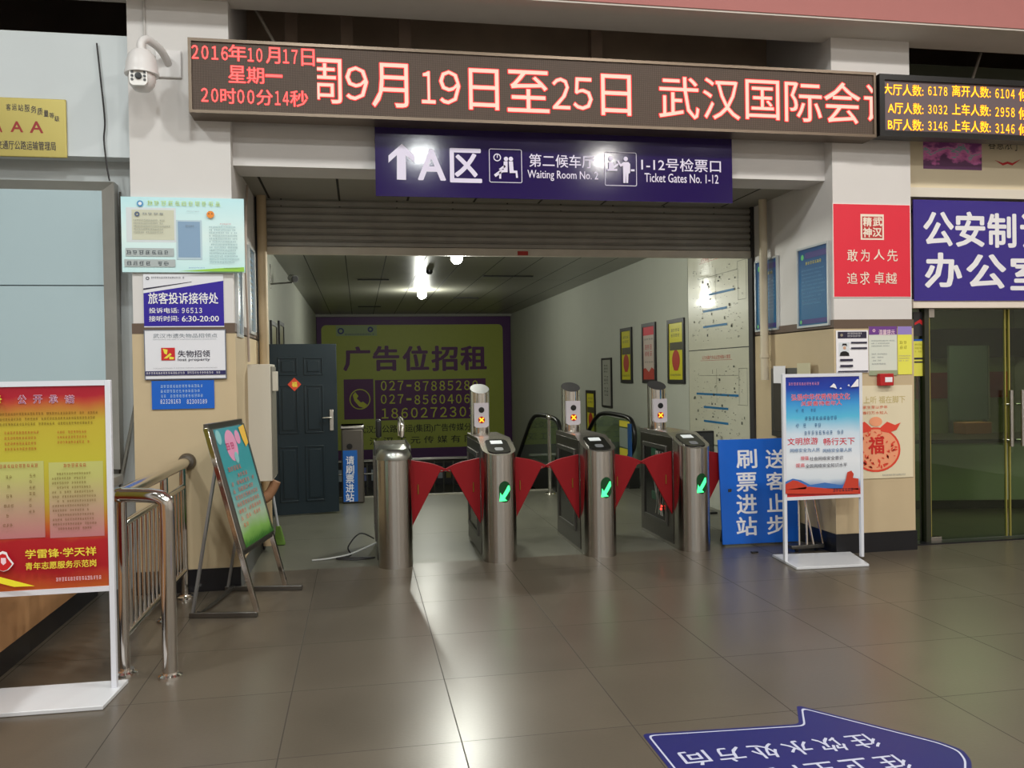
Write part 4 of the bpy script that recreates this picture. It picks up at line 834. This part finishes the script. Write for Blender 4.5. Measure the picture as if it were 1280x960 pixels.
# cabinet with papers on the right side wall
f = FR(3.9); ec = thing('wall_cabinet', 'grey hydrant cabinet door on right side wall behind the poster stand', 'cabinet', (3.87, 7.3, .9))
obj('frame', MB().box(3.85, 3.9, 6.95, 7.5, .92, 1.56), STEELD, ec, bevel=.004); obj('door_panel', MB().box(3.842, 3.85, 6.99, 7.44, .97, 1.51), mat('cab_glass', (70, 66, 60), .2), ec)
tag(obj('paper_note', MB().box(3.836, 3.841, 7.2, 7.42, 1.42, 1.58), WHITEP, origin=(3.84, 7.3, 1.42)), 'small blank white paper on the grey cabinet right of passage', 'paper')
tag(obj('paper_note', MB().box(3.836, 3.841, 6.76, 6.98, 1.2, 1.6), mat('cream_note', (206, 198, 164), .6), origin=(3.84, 6.8, 1.2)), 'cream sheet beside the small white paper on right side wall', 'paper')

# ------------------------------------------------------------------ passage right wall: maps and framed posters
MAPW = mat('map_cream', (206, 204, 184), .3, coat=.8, bump=.04, nscale=1.5); MBL = mat('map_blue', (30, 110, 160), .4); MDK = mat('map_dark', (90, 92, 84), .5)
f = FR(3.9)
for z0, z1, lab, r_ in ((1.79, 2.9, 'upper glossy white route map panel on the right passage wall', 1), (.72, 1.78, 'lower white route map panel on the right passage wall', 2)):
    S = Board('map_panel', lab, 'map', f, (-9.62, z0, -8.02, z1), .012, MAPW, edge=mat('map_edge', (70, 72, 66), .5), ew=.006, ed=.001)
    rg = random.Random(r_)
    S.text([('公交线路汽车站运营线路示意图', (0.25, .06, .72, .1))], BR, 0, px=False); S.rect(.22, .11, .75, .113, BR, 'rule')
    for (a, b_, c) in ((.38, .80, .44), (.28, .68, .60), (.28, .68, .76)) if r_ == 1 else ((.14, .84, .46), (.27, .68, .60), (.27, .68, .75)): S.rect(a, c, b_, c+.022, MBL, 'route_bar')
    mb = MB(); d = S.d()
    for i in range(150):
        x, y = .08+.84*rg.random(), .16+.76*rg.random(); w_ = .004+.02*rg.random(); h_ = .004 if rg.random() < .7 else .03*rg.random()
        mb.poly([S.fr.pt(*S.ab(*q), d) for q in ((x, y), (x+w_, y), (x+w_, y+h_), (x, y+h_))])
    for x0, y0, x1_, y1_ in ((.85, .2, .97, .2), (.85, .56, .97, .56), (.97, .2, .97, .56), (.85, .2, .85, .56), (.2, .27, .84, .27), (.5, .2, .5, .55)):
        mb.poly([S.fr.pt(*S.ab(*q), d) for q in ((x0, y0), (x1_+.003, y0), (x1_+.003, y1_+.003), (x0, y1_+.003))])
    obj('route_diagram', mb, MDK, S.root, smooth=0)
PY = mat('poster_yellow', (214, 206, 48), .3); PB = mat('poster_black_edge', (36, 34, 36), .4)
def fposter(u0_, u1, v0_, v1, lab, style):
    a0 = f.px(u0_, (v0_+v1)/2)[0]; a1 = f.px(u1, (v0_+v1)/2)[0]; zt_ = f.px((u0_+u1)/2, v0_)[1]; zb_ = f.px((u0_+u1)/2, v1)[1]
    ground = {'y': PY, 'r': mat('poster_pink', (206, 190, 180), .3), 'w': mat('poster_grey', (170, 170, 160), .3)}[style]
    S = Board('framed_poster', lab, 'poster', f, (a0+.05, zb_+.035, a1-.05, zt_-.035), .014, ground, edge=PB, ew=.05 if style != 'w' else .03, ed=.01)
    if style == 'y':
        S.lines(.15, .1, .85, .28, 2, MDK, 'heading', fill=.6, cw=.16, ragged=0); S.rect(.05, .34, .95, .48, mat('band_dark', (70, 66, 40), .5), 'band'); S.disc(.5, .66, .13, BR, 'emblem'); S.shape([[(.3, .72), (.35, .84), (.4, .84), (.42, .74)], [(.58, .74), (.6, .84), (.65, .84), (.7, .72)]], BR, 'emblem'); S.lines(.1, .9, .9, .95, 1, MDK, fill=.7)
    if style == 'r':
        S.rect(0, 0, 1, .16, R3, 'heading_band'); S.lines(.1, .22, .9, .28, 1, MDK, cw=.2, ragged=0); S.lines(.15, .34, .88, .6, 2, REDP, 'heading', fill=.7, cw=.22, ragged=0); S.lines(.1, .66, .9, .7, 1, MDK, ragged=0, cw=.2); S.shape([[(0, .8), (.2, .78), (.5, .86), (.75, .77), (1, .82), (1, 1), (0, 1)]], BR, 'wave')
    if style == 'w': S.lines(.2, .1, .9, .85, 3, MDK, 'heading', fill=.75, cw=.25, ragged=.1)
fposter(836, 857, 400, 478, 'yellow framed poster on the right passage wall nearest the map panels', 'y')
fposter(804, 821, 405, 477.5, 'red and white framed poster between two yellow ones', 'r')
fposter(777, 791, 411, 477.5, 'yellow framed poster left of the red and white one', 'y')
fposter(753, 766, 447, 509.5, 'narrow grey framed poster hung lower on the right passage wall', 'w')
fposter(734, 745, 489, 545, 'narrow yellow framed poster, lowest and farthest on right passage wall', 'y')
f = FL(-1.04)
for u0_, u1 in ((338, 344), (348, 353)):
    a0, a1 = f.px(u0_, 430)[0], f.px(u1, 430)[0]
    S = Board('framed_poster', 'small dark framed poster on left passage wall, ' + ('nearer the pillar' if u0_ < 340 else 'farther from the pillar'), 'poster', f, (a0, 1.6, a1, f.px(u0_, 406)[1]), .014, mat('olive_poster', (120, 116, 60), .4), edge=PB, ew=.05)
# small bullet camera on the left passage wall
bc = thing('bullet_camera', 'small bullet camera on bracket high on the left passage wall', 'camera', (-1.04, 10.6, 2.7))
obj('bracket', MB().tube([(-1.03, 10.6, 2.92), (-1.03, 10.6, 2.62)], .006, 8).tube([(-1.03, 10.6, 2.68), (-.78, 10.6, 2.7)], .01, 8), STEELD, bc)
obj('camera_body', MB().tube([(-.8, 10.75, 2.77), (-.74, 10.5, 2.73)], .045, 14), mat('camera_grey', (90, 90, 88), .4), bc)
obj('lens', MB().tube([(-.74, 10.5, 2.73), (-.735, 10.48, 2.727)], .035, 14), BLK, bc)

# ------------------------------------------------------------------ teal door standing open
dr = thing('open_door', 'dark teal six-panel door standing open against the passage with red diamond', 'door', (-.62, 9.75, 0))
fd = Fr((-.985, 9.68, .02), (1, .17, 0), (0, 0, 1)); DW, DH = .745, 1.9
TEALD = mat('door_teal', (11, 30, 39), .4, noise=.06)
mb = MB(); P = fd.pt; mb.hexa([P(0, 0, -.045), P(DW, 0, -.045), P(DW, DH, -.045), P(0, DH, -.045), P(0, 0, 0), P(DW, 0, 0), P(DW, DH, 0), P(0, DH, 0)]); obj('leaf', mb, TEALD, dr, bevel=.003)
for a0, a1 in ((.1, .31), (.38, .59)):
    for b0, b1 in ((1.55, 1.75), (.9, 1.44), (.14, .76)):
        mb = MB()
        for q in ((a0, b0, a1, b0+.015), (a0, b1-.015, a1, b1), (a0, b0, a0+.015, b1), (a1-.015, b0, a1, b1), (a0+.04, b0+.04, a1-.04, b1-.04)):
            mb.hexa([P(q[0], q[1], -.001), P(q[2], q[1], -.001), P(q[2], q[3], -.001), P(q[0], q[3], -.001), P(q[0], q[1], .009), P(q[2], q[1], .009), P(q[2], q[3], .009), P(q[0], q[3], .009)])
        obj('moulded_panel', mb, TEALD, dr, bevel=.003)
mb = MB(); mb.prism([P(.655, .92, .001), P(.7, .92, .001), P(.7, 1.16, .001), P(.655, 1.16, .001)], fd.n*.012); hp = obj('lock_plate', mb, STEEL, dr, bevel=.004)
obj('handle', MB().tube([P(.675, 1.07, .01), P(.675, 1.07, .05), P(.66, 1.07, .055), P(.57, 1.07, .055)], .009, 10), STEEL, hp)
mb = MB(); c_ = (.275, 1.45); d_ = .075; mb.prism([P(c_[0]+x*d_, c_[1]+z_*d_, .01) for x, z_ in ((-1, 0), (0, -1), (1, 0), (0, 1))], fd.n*.003)
tag(obj('door_diamond', mb, mat('diamond_red', (206, 66, 40), .6), origin=tuple(P(*c_, .01))), 'red paper diamond charm stuck on the teal door', 'decoration')
me = Board('x', 'x', 'x', fd, (.24, 1.415, .31, 1.485), .0001, MC['diamond_red'], root=bpy.data.objects['door_diamond'], back=.0125, part='print_ground')
me.text([('福', (.1, .1, .9, .9))], YELP, .02, px=False)

# ------------------------------------------------------------------ second gate cabinet by the door
gc = thing('gate_cabinet', 'grey steel gate cabinet with blue vertical label beside the teal door', 'turnstile', (.02, 10.6, 0))
f = FY(10.5); b = f.box(427, 533, 455, 630)
obj('body', MB().box(b[0], b[2], 10.5, 11.0-.1, 0, b[3]-.03), mat('cabinet_steel', (96, 90, 84), .5, .6), gc, bevel=.02)
obj('top_cover', MB().box(b[0]-.01, b[2]+.01, 10.49, 10.91, b[3]-.03, b[3]+.01), STEEL, gc, bevel=.01)
obj('dark_lens', MB().lathe([(.035, 0), (.035, .006)], (f.px(437, 558)[0], 10.5, f.px(437, 558)[1]), (0, -1, 0)), BLK, gc)
bb = f.box(429, 563, 447, 627)
S = Board('x', 'x', 'x', f, bb, .01, mat('label_blue', (24, 96, 180), .4), root=gc, part='label_board')
S.text([(c, (432.5, 570+i*11.6, 442.5, 580.5+i*11.6)) for i, c in enumerate('请刷票进站')], WHITEP, .015)

# ------------------------------------------------------------------ far advert wall
f = FY(21.78)
S = Board('advert_board', 'huge lime and purple advert board with phone numbers on far wall', 'billboard', f, (-1.03, -.62, 3.89, 3.04), .05, mat('advert_purple', (78, 34, 92), .5), part='board_ground')
q = S.pxb(403, 406, 629, 560); bx = S.fr.box(403, 406, 629, 560)
GRN = mat('advert_lime', (168, 178, 72), .5, noise=.04)
S.shape([rr(bx[0], bx[1], bx[2], bx[3], .12)], GRN, 'lime_field', rel=False)
AP = mat('advert_ink', (92, 34, 96), .5)
S.text([('广', (430, 434, 462, 463)), ('告', (467, 433, 498, 463)), ('位', (504, 433, 535, 463)), ('招', (540, 433, 571, 463)), ('租', (576, 433, 607, 462))], AP, .03, name='title_lettering')
S.rect(*S.pxb(430, 474, 467, 524), AP, 'number_block'); S.rect(*S.pxb(469, 474, 607, 524), AP, 'number_block')
S.text([('027', (476, 476, 504, 488)), ('-', (508, 481, 514, 483)), ('87885280', (518, 476, 597, 488)), ('027', (476, 493, 504, 504.5)), ('-', (508, 498, 514, 500)), ('85604061', (518, 493, 597, 504.5)), ('18602723027', (477, 509, 606, 521.5))], mat('advert_yellow', (206, 208, 70), .5), .012, name='number_lettering')
disc_px(S, 450, 499, .26, MC['advert_yellow'], 'phone_icon', rin=.235)
S.shape([[S.fr.px(*p) for p in ((441, 494), (444, 490), (448, 495), (446, 498), (451, 503), (454, 502), (459, 506), (455, 510), (449, 508), (443, 501))]], MC['advert_yellow'], 'phone_icon', rel=False)
S.text([('武汉众公路客运(集团)广告传媒分公司', (448, 530, 607, 541)), ('江 汉 天 元 传 媒 有 限', (462, 545, 592, 554))], mat('advert_dark', (34, 40, 20), .5), .008)
S.rect(*S.pxb(420, 407, 471, 420), mat('advert_pale', (150, 170, 120), .5), 'logo_strip'); disc_px(S, 426, 414, .08, mat('advert_blue', (40, 50, 120), .5), 'logo', rin=.045); disc_px(S, 463, 412, .07, MC['advert_blue'], 'logo', rin=.03); S.lines(*S.pxb(431, 417, 468, 419), 1, MC['advert_blue'], ragged=0, fill=1)
# colourful lower strip seen down the stairs
f = FY(21.7)
rg = random.Random(9)
S = Board('low_display', 'dark display strip low on the far wall down the stairs', 'display', f, (-.9, -1.26, 2.6, -.7), .03, mat('display_dark', (40, 40, 46), .5))
for i in range(16):
    x = .03+i*.06; S.rect(x, .1+.2*rg.random(), x+.035, .7, mat('dp%d' % (i % 4), [(120, 130, 190), (170, 180, 190), (130, 120, 60), (60, 90, 150)][i % 4], .5), 'print', lay=1)
# stair railing
sr = thing('stair_railing', 'dark metal railing across the stairs beyond the gates', 'railing', (.9, 13.6, -1.26))
obj('top_rail', MB().tube([(-1.0, 13.6, .2), (2.4, 13.6, .2)], .03, 10), STEELD, sr)
obj('lower_rail', MB().tube([(-1.0, 13.6, .0), (2.4, 13.6, .0)], .015, 8), STEELD, sr)
for i in range(23):
    x = -.97+i*.152; obj('baluster', MB().tube([(x, 13.6, -1.26), (x, 13.6, .2)], .012, 8), STEELD, sr)

# ------------------------------------------------------------------ escalator
es = thing('escalator', 'escalator with glass balustrades and black handrails at right of passage', 'escalator', (3.06, 11.5, -.1))
RUB = mat('handrail_black', (16, 16, 18), .35); EG = glass_mat('escalator_glass', (222, 234, 224), .1)
sl_ = math.tan(math.radians(30)); yb0, yb1 = 11.3, 12.3
def railz(y): return .93 if y < yb1 else .93-(y-yb1)*sl_*1.1
for x in (2.56, 3.56):
    path = [(x, 10.95, .42), (x, 10.8, .5), (x, 10.72, .62), (x, 10.72, .76), (x, 10.82, .88), (x, 11.0, .93), (x, 11.5, .95), (x, 12.1, .94), (x, 12.5, .87), (x, 13.0, .62), (x, 15.2, -.7)]
    obj('handrail', MB().tube(smooth_path(path, 5), .032, 12), RUB, es)
    gp = [(x-.006, 10.8, .25), (x-.006, 10.78, .72), (x-.006, 10.86, .85), (x-.006, 11.0, .9), (x-.006, 12.1, .91), (x-.006, 12.5, .83), (x-.006, 13.0, .58), (x-.006, 15.2, -.74), (x-.006, 15.2, -1.2), (x-.006, 12.6, .2)]
    mb = MB(); mb.prism(gp, (.012, 0, 0)); obj('glass_panel', mb, EG, es, smooth=0)
    mb = MB(); mb.prism([(x-.07, 10.75, .0), (x-.07, 10.75, .27), (x-.07, 12.5, .27), (x-.07, 15.3, -1.0), (x-.07, 15.3, -1.26), (x-.07, 12.7, -1.26), (x-.07, 12.7, -.12), (x-.07, 11.06, -.12), (x-.07, 11.06, 0)], (.14, 0, 0)); obj('skirt', mb, mat('skirt_dark', (56, 56, 54), .35, .8), es, smooth=0)
mb = MB(); mb.box(2.64, 3.48, 10.8, 12.4, -.1, .004)
for i in range(9): mb.box(2.64, 3.48, 12.4+i*.3, 12.7+i*.3, -1.26, -.1-.17*i)
obj('steps', mb, mat('step_grey', (70, 70, 70), .4, .6, noise=.2, nscale=30), es, smooth=0)
for z0, z1, m in ((.8, .88, 'y'), (.52, .78, 'w'), (.28, .5, 'y')):
    obj('safety_sticker', MB().box(3.535, 3.549, 10.86, 11.3, z0, z1), YELP if m == 'y' else mat('sticker_pale', (150, 160, 150), .5), es)
obj('end_cover', MB().box(3.5, 3.53, 10.74, 10.83, .28, .86), mat('cover_blue', (30, 80, 140), .5), es)
tag(obj('stanchion', MB().tube([(2.38, 10.6, 0), (2.38, 10.6, .96)], .024, 12).ball((2.38, 10.6, .985), .038, 14).lathe([(.07, 0), (.06, .02)], (2.38, 10.6, 0)), CHROME, origin=(2.38, 10.6, 0)), 'slim steel post with ball top left of the escalator', 'post')
kp = thing('display_stand', 'black screen on a stand behind the rightmost gate', 'screen', (3.45, 8.7, 0))
f = FY(8.7); b = f.box(854, 539, 893, 556)
obj('screen', MB().box(b[0], b[2], 8.7, 8.75, b[1]-.12, b[3]), BLK, kp, bevel=.01); obj('bezel', MB().box(b[0]+.02, b[2]-.02, 8.69, 8.7, b[1]-.1, b[3]-.02), mat('screen_dark', (50, 52, 54), .3), kp)
obj('pole', MB().tube([((b[0]+b[2])/2, 8.76, 0), ((b[0]+b[2])/2, 8.76, b[1]-.1)], .03, 10), BLK, kp)
obj('foot_plate', MB().box(b[0]+.02, b[2]-.02, 8.6, 8.9, 0, .02), BLK, kp)

# ------------------------------------------------------------------ bare bulbs in the passage
for i, (x, y, z) in enumerate(BULBS):
    t = thing('light_bulb', ('bare glowing bulb hanging from passage ceiling just past the shutter', 'bare glowing bulb farther in, low under the passage ceiling')[i], 'lamp', (x, y, z))
    bo = obj('bulb', MB().ball((x, y, z), (.062, .085)[i]), mat('bulb_glow', (255, 250, 235), .5, emit=30), t)
    obj('socket', MB().tube([(x, y, z+.06), (x, y, z+.12)], .022, 12), WHITEP, t)
    obj('cord', MB().tube([(x, y, z+.1), (x, y, 3.1)], .005, 6), BLK, t)
    ld = bpy.data.lights.new('bulb_light', 'POINT'); ld.energy = BULB_W*(1.45, .75)[i]; ld.color = (.98, 1, .9); ld.shadow_soft_size = .07
    lo = bpy.data.objects.new('bulb_light', ld); COL.objects.link(lo); lo.parent = t; lo.location = (0, -.0, -.0)
    bo.visible_shadow = True
    lo.location = (0, 0, -.16)
sd = thing('smoke_detector', 'small dark detector on the passage ceiling by the far bulb', 'detector', (1.0, 12.4, 3.1))
obj('housing', MB().lathe([(.05, 0), (.05, -.03), (.03, -.06)], (1.05, 12.6, 3.1)), BLK, sd)

# ------------------------------------------------------------------ right side: wall art, office banner, glass front and room behind
struct('wall_right_facing', MB().box(4.62, 9, 6.652, 6.75, 3.1, 3.9), MC['rosy_wall'])
f = FY(6.65)
S = Board('wall_art', 'cream wall panel with pink blossom picture below the amber sign', 'poster', f, (4.66, 3.1, 6.6, 3.62), .03, mat('cream_board', (222, 208, 178), .5))
q = S.pxb(1151, 170, 1224, 213)
BLO = ramp_mat('blossom_print', [(.2, (110, 60, 110)), (.3, (214, 110, 184)), (.48, (240, 140, 206)), (.53, (120, 190, 186)), (.6, (244, 150, 212)), (.8, (150, 80, 150))], 2, .4, noise=1.6, nscale=4)
S.rect(q[0], q[1], q[2], min(q[3], .98), BLO, 'blossom_picture')
S.text([('春意浓', (1232, 175, 1262, 188)), ('了', (1264, 175, 1271, 190))], mat('ink_print', (60, 56, 50), .5), .0); 
S.shape([[S.fr.px(*p) for p in ((1240, 201), (1250, 205), (1256, 203), (1262, 205), (1273, 200), (1262, 208), (1256, 206), (1250, 208))]], REDP, 'ornament', rel=False)
f = FY(6.6)
b = (f.px(1141, 300)[0], f.px(1200, 376)[1], 6.9, f.px(1200, 251)[1])
S = Board('office_banner', 'violet-blue office banner with large white characters over glass doors', 'banner', f, b, .012, mat('violet_banner', (52, 36, 136), .22, bump=.15, nscale=3), part='banner_sheet', loc=((b[0]+b[2])/2, 6.6, b[1]))
obj('rail', MB().box(b[0], b[2], 6.602, 6.75, b[3]-.08, b[3]-.04).box(b[0], b[2], 6.602, 6.75, b[1]+.03, b[1]+.06), STEELD, S.root)
S.text([('公', (1154, 266, 1190, 307)), ('安', (1194, 266, 1229, 308)), ('制', (1234, 268, 1268, 309)), ('证', (1275, 269, 1310, 310)), ('办', (1156, 317, 1200, 359)), ('公', (1208, 319, 1255, 360)), ('室', (1263, 320, 1310, 362))], WHITEP, .028)
GL = glass_mat('green_door_glass', (196, 210, 184), .05, .02)
GF = Fr((0, 6.7, 0), (1, 0, 0), (0, 0, 1))
gd = thing('glass_door', 'frameless green glass office door with steel bar handle, nearest right pillar', 'door', (5.3, 6.7, 0))
XA, XB = 4.935, 5.70
obj('glass_leaf', MB().box(XA, XB, 6.695, 6.707, .02, 2.05), GL, gd, smooth=0)
obj('pivot_fitting', MB().box(XA-.02, XA+.05, 6.68, 6.72, 1.98, 2.06), STEEL, gd, bevel=.003); obj('pivot_fitting', MB().box(XA-.02, XA+.1, 6.68, 6.72, 0, .05), STEEL, gd, bevel=.003)
obj('edge_strip', MB().box(XB-.01, XB, 6.69, 6.712, .02, 2.05), mat('edge_brass', (180, 170, 90), .3, .5), gd); obj('edge_strip', MB().box(XA, XA+.008, 6.69, 6.712, .02, 2.05), MC['edge_brass'], gd)
hn = MB(); xh = XB-.0; hn.tube([(xh, 6.63, .83), (xh, 6.63, 1.33)], .018, 14)
for z in (.88, 1.2): hn.tube([(xh, 6.63, z), (xh, 6.7, z)], .008, 8)
obj('handle', hn, STEEL, gd)
gd2 = thing('glass_door', 'frameless green glass office door at the right frame edge', 'door', (6.1, 6.7, 0))
obj('glass_leaf', MB().box(XB+.03, XB+.8, 6.695, 6.707, .02, 2.05), GL, gd2, smooth=0)
obj('edge_strip', MB().box(XB+.03, XB+.04, 6.69, 6.712, .02, 2.05), MC['edge_brass'], gd2)
hn = MB(); xh = XB+.115; hn.tube([(xh, 6.63, .83), (xh, 6.63, 1.33)], .018, 14)
for z in (.88, 1.2): hn.tube([(xh, 6.63, z), (xh, 6.7, z)], .008, 8)
obj('handle', hn, STEEL, gd2)
struct('window_1', MB().box(4.63, XA-.03, 6.695, 6.707, .02, 2.06), glass_mat('side_glass', (180, 205, 160), .08, .03), smooth=0)
struct('trim_8', MB().box(4.63, 9, 6.6, 6.82, -.0, .012), BLACKB)
struct('trim_9', MB().box(4.87, 4.915, 6.66, 6.75, .012, 2.06), mat('dark_jamb', (46, 48, 36), .4))
gs = FY(6.694); b = gs.box(1141.5, 390, 1156, 420)
S = Board('door_placard', 'dark placard with red stroke on the glass beside right pillar', 'sign', gs, b, .003, mat('placard_dark', (46, 46, 50), .3)); S.shape([[(.1, .45), (.6, .3), (.9, .45), (.95, .95), (.8, .95), (.75, .55), (.5, .45), (.1, .55)]], REDP, 'mark')
b = gs.box(1141.5, 424, 1157, 470)
S = Board('yellow_notice', 'lemon yellow sheet stuck on the glass beside right pillar', 'notice', gs, b, .003, LEM); S.rect(0, .0, 1, .05, BLUEP, 'strip'); S.rect(.05, .5, 1, .55, DARKP, 'strip'); S.rect(.05, .6, 1, .64, DARKP, 'strip'); S.lines(.1, .12, .9, .4, 3, mat('ochre_print2', (190, 186, 70), .5))
# office room
struct('wall_office_back', MB().box(4.75, 9, 10.4, 10.5, 0, 3), mat('office_wall', (150, 152, 110), .7))
struct('wall_office_left', MB().box(4.62, 4.75, 7.96, 10.5, 0, 3), MC['office_wall'])
struct('ceiling_office', MB().box(4.62, 9, 6.95, 10.5, 2.35, 2.45), mat('office_ceiling', (110, 110, 100), .8))
oc = thing('office_counter', 'pale green office counter seen through the glass doors', 'counter', (6.6, 8.4, 0))
obj('front_panel', MB().hexa([(4.9, 8.35, .1), (9, 7.9, .1), (9, 8.8, .1), (4.9, 8.8, .1), (4.9, 8.35, .72), (9, 7.9, .72), (9, 8.8, .72), (4.9, 8.8, .72)]) or (lambda m: (m.hexa([(4.9, 8.5, .1), (8.9, 7.6, .1), (8.9, 8.6, .1), (4.9, 9.2, .1), (4.9, 8.5, .72), (8.9, 7.6, .72), (8.9, 8.6, .72), (4.9, 9.2, .72)]), m)[1])(MB()), mat('counter_green', (156, 164, 148), .4), oc, smooth=0)
obj('plinth', (lambda m: (m.hexa([(4.95, 8.53, 0), (8.9, 7.64, 0), (8.9, 8.6, 0), (4.95, 9.15, 0), (4.95, 8.53, .1), (8.9, 7.64, .1), (8.9, 8.6, .1), (4.95, 9.15, .1)]), m)[1])(MB()), BLACKB, oc)
obj('countertop', (lambda m: (m.hexa([(4.88, 8.46, .72), (8.9, 7.56, .72), (8.9, 8.62, .72), (4.88, 9.25, .72), (4.88, 8.46, .76), (8.9, 7.56, .76), (8.9, 8.62, .76), (4.88, 9.25, .76)]), m)[1])(MB()), mat('counter_dark', (50, 44, 36), .3), oc)
f = FY(9.6); b = f.box(1187, 432, 1234, 525)
rs = thing('roller_screen', 'tall dark grey folding screen standing behind the office counter', 'screen', ((b[0]+b[2])/2, 9.6, 0))
obj('fabric_panel', MB().box(b[0], b[2], 9.6, 9.64, b[1], b[3]), mat('screen_fabric', (92, 98, 96), .7), rs); obj('stand_leg', MB().box(b[0], b[0]+.04, 9.6, 9.64, 0, b[1]).box(b[2]-.04, b[2], 9.6, 9.64, 0, b[1]), STEELD, rs); obj('side_edge', MB().box(b[2], b[2]+.02, 9.58, 9.66, b[1], b[3]), STEEL, rs)
f = FY(10.38); b = f.box(1145, 465, 1290, 497)
tag(obj('red_wall_banner', MB().box(b[0], 8.9, 10.36, 10.4, b[1], b[3]), mat('office_red', (150, 50, 44), .6, noise=.4, nscale=6), origin=(b[0], 10.38, b[1])), 'red patterned banner on the office back wall', 'banner')
b = f.box(1160, 412, 1290, 447)
tag(obj('dark_wall_unit', MB().box(b[0], 8.9, 10.1, 10.4, b[1], b[3]), mat('office_dark', (40, 38, 34), .6), origin=(b[0], 10.38, b[1]), bevel=.01), 'dark wall cabinet high on the office back wall', 'cabinet')
f = FY(8.75); b = f.box(1203, 528, 1236, 545)
tag(obj('parcel_box', MB().box(b[0], b[2], 8.7, 8.9, .762, b[3]), mat('box_brown', (140, 84, 50), .6), origin=(b[0], 8.8, .76), bevel=.004), 'brown box lying on the office counter', 'box')
pt = thing('office_ceiling_lamp', 'dim strip lamp on the office ceiling', 'lamp', (6.6, 8.6, 2.35)); obj('diffuser', MB().box(5.8, 7.4, 8.1, 9.1, 2.31, 2.35), mat('office_tube', (236, 238, 214), .5, emit=1.0), pt)
ld = bpy.data.lights.new('office_light', 'AREA'); ld.shape = 'RECTANGLE'; ld.size = 1.6; ld.size_y = 1.0; ld.energy = 34; ld.color = (1, 1, .86); lo = bpy.data.objects.new('office_light', ld); COL.objects.link(lo); lo.parent = pt; lo.location = (0, 0, -.06)

# ------------------------------------------------------------------ blue arrow decal on the floor
f = Fr((0, 0, 0), (-1, 0, 0), (0, -1, 0))
def decal(inset):
    P0 = [(1.175, 3.45), (1.87, 3.40), (1.925, 3.57), (1.99, 3.54), (2.32, 3.13), (2.36, 3.04), (2.32, 2.95), (1.99, 2.54), (1.925, 2.51), (1.87, 2.68), (1.19, 2.63)]
    P0 = [(1.16, 3.455), (1.86, 3.405), (1.955, 3.6), (2.335, 3.12), (2.37, 3.03), (2.335, 2.94), (1.955, 2.46), (1.86, 2.655), (1.16, 2.605)]
    c = V3((1.8, 3.03, 0)); out = []; n = len(P0)
    for i in range(n):
        a, b_, d_ = [V3((*P0[j % n], 0)) for j in (i-1, i, i+1)]
        e1 = (b_-a).normalized(); e2 = (d_-b_).normalized(); n1 = V3((e1.y, -e1.x, 0)); n2 = V3((e2.y, -e2.x, 0)); bis = (n1+n2); k = 1/max(.4, 1+n1.dot(n2)); b2 = b_+bis*k*inset*1.0
        # round the corner
        r_ = .03; pA_, pB_ = b2-e1*r_, b2+e2*r_
        for t in (0, .25, .5, .75, 1): out.append((pA_.lerp(b2, t)).lerp(b2.lerp(pB_, t), t))
    return out
dc = thing('floor_arrow_decal', 'blue arrow-shaped floor sticker with white outline and Chinese text', 'floor sticker', (1.75, 3.03, 0))
mb = MB(); mb.prism([p+V3((0, 0, .0005)) for p in decal(0)], (0, 0, .001)); obj('sticker', mb, mat('sticker_blue', (26, 28, 94), .4, noise=.08), dc, smooth=0)
mb = MB(); a, b_ = decal(.018), decal(.026)
for i in range(len(a)): mb.poly([a[i]+V3((0, 0, .0022)), a[(i+1) % len(a)]+V3((0, 0, .0022)), b_[(i+1) % len(a)]+V3((0, 0, .0022)), b_[i]+V3((0, 0, .0022))])
obj('outline', mb, mat('sticker_white', (180, 184, 204), .4), dc, smooth=0)
S = Board('x', 'x', 'x', f, (-2.0, -3.3, -1.2, -2.7), .0001, MC['sticker_blue'], root=dc, back=.0015, part='sticker_ground')
def fpt(u, v):
    d = ray(u, v); t = -CAM_H/d.z; p = CP+d*t; return p
bx = S.b; Wb, Hb = bx[2]-bx[0], bx[3]-bx[1]
items = []
xs = [2.03-.147*i for i in range(6)]
for i, c in enumerate('往饮水处方向'):
    a = -xs[i]-.0; y = -3.19; items.append((c, ((a-.056-bx[0])/Wb, (bx[3]-(y+.062))/Hb, (a+.056-bx[0])/Wb, (bx[3]-(y-.062))/Hb)))
for i, c in enumerate('往卫生间方向'):
    a = -xs[i]-.0; y = -2.99; items.append((c, ((a-.056-bx[0])/Wb, (bx[3]-(y+.062))/Hb, (a+.056-bx[0])/Wb, (bx[3]-(y-.062))/Hb)))
S.text(items, MC['sticker_white'], .01, px=False)
# small scraps on the floor
for i, (u, v) in enumerate(((878, 691), (578, 810), (715, 812))):
    if i == 0:
        p = fpt(943, 691); tag(obj('floor_scrap', MB().box(p.x-.03, p.x+.03, p.y-.015, p.y+.015, .0005, .012), BLK, origin=(p.x, p.y, 0), bevel=.004), 'small black scrap on the floor right of the gates', 'scrap')
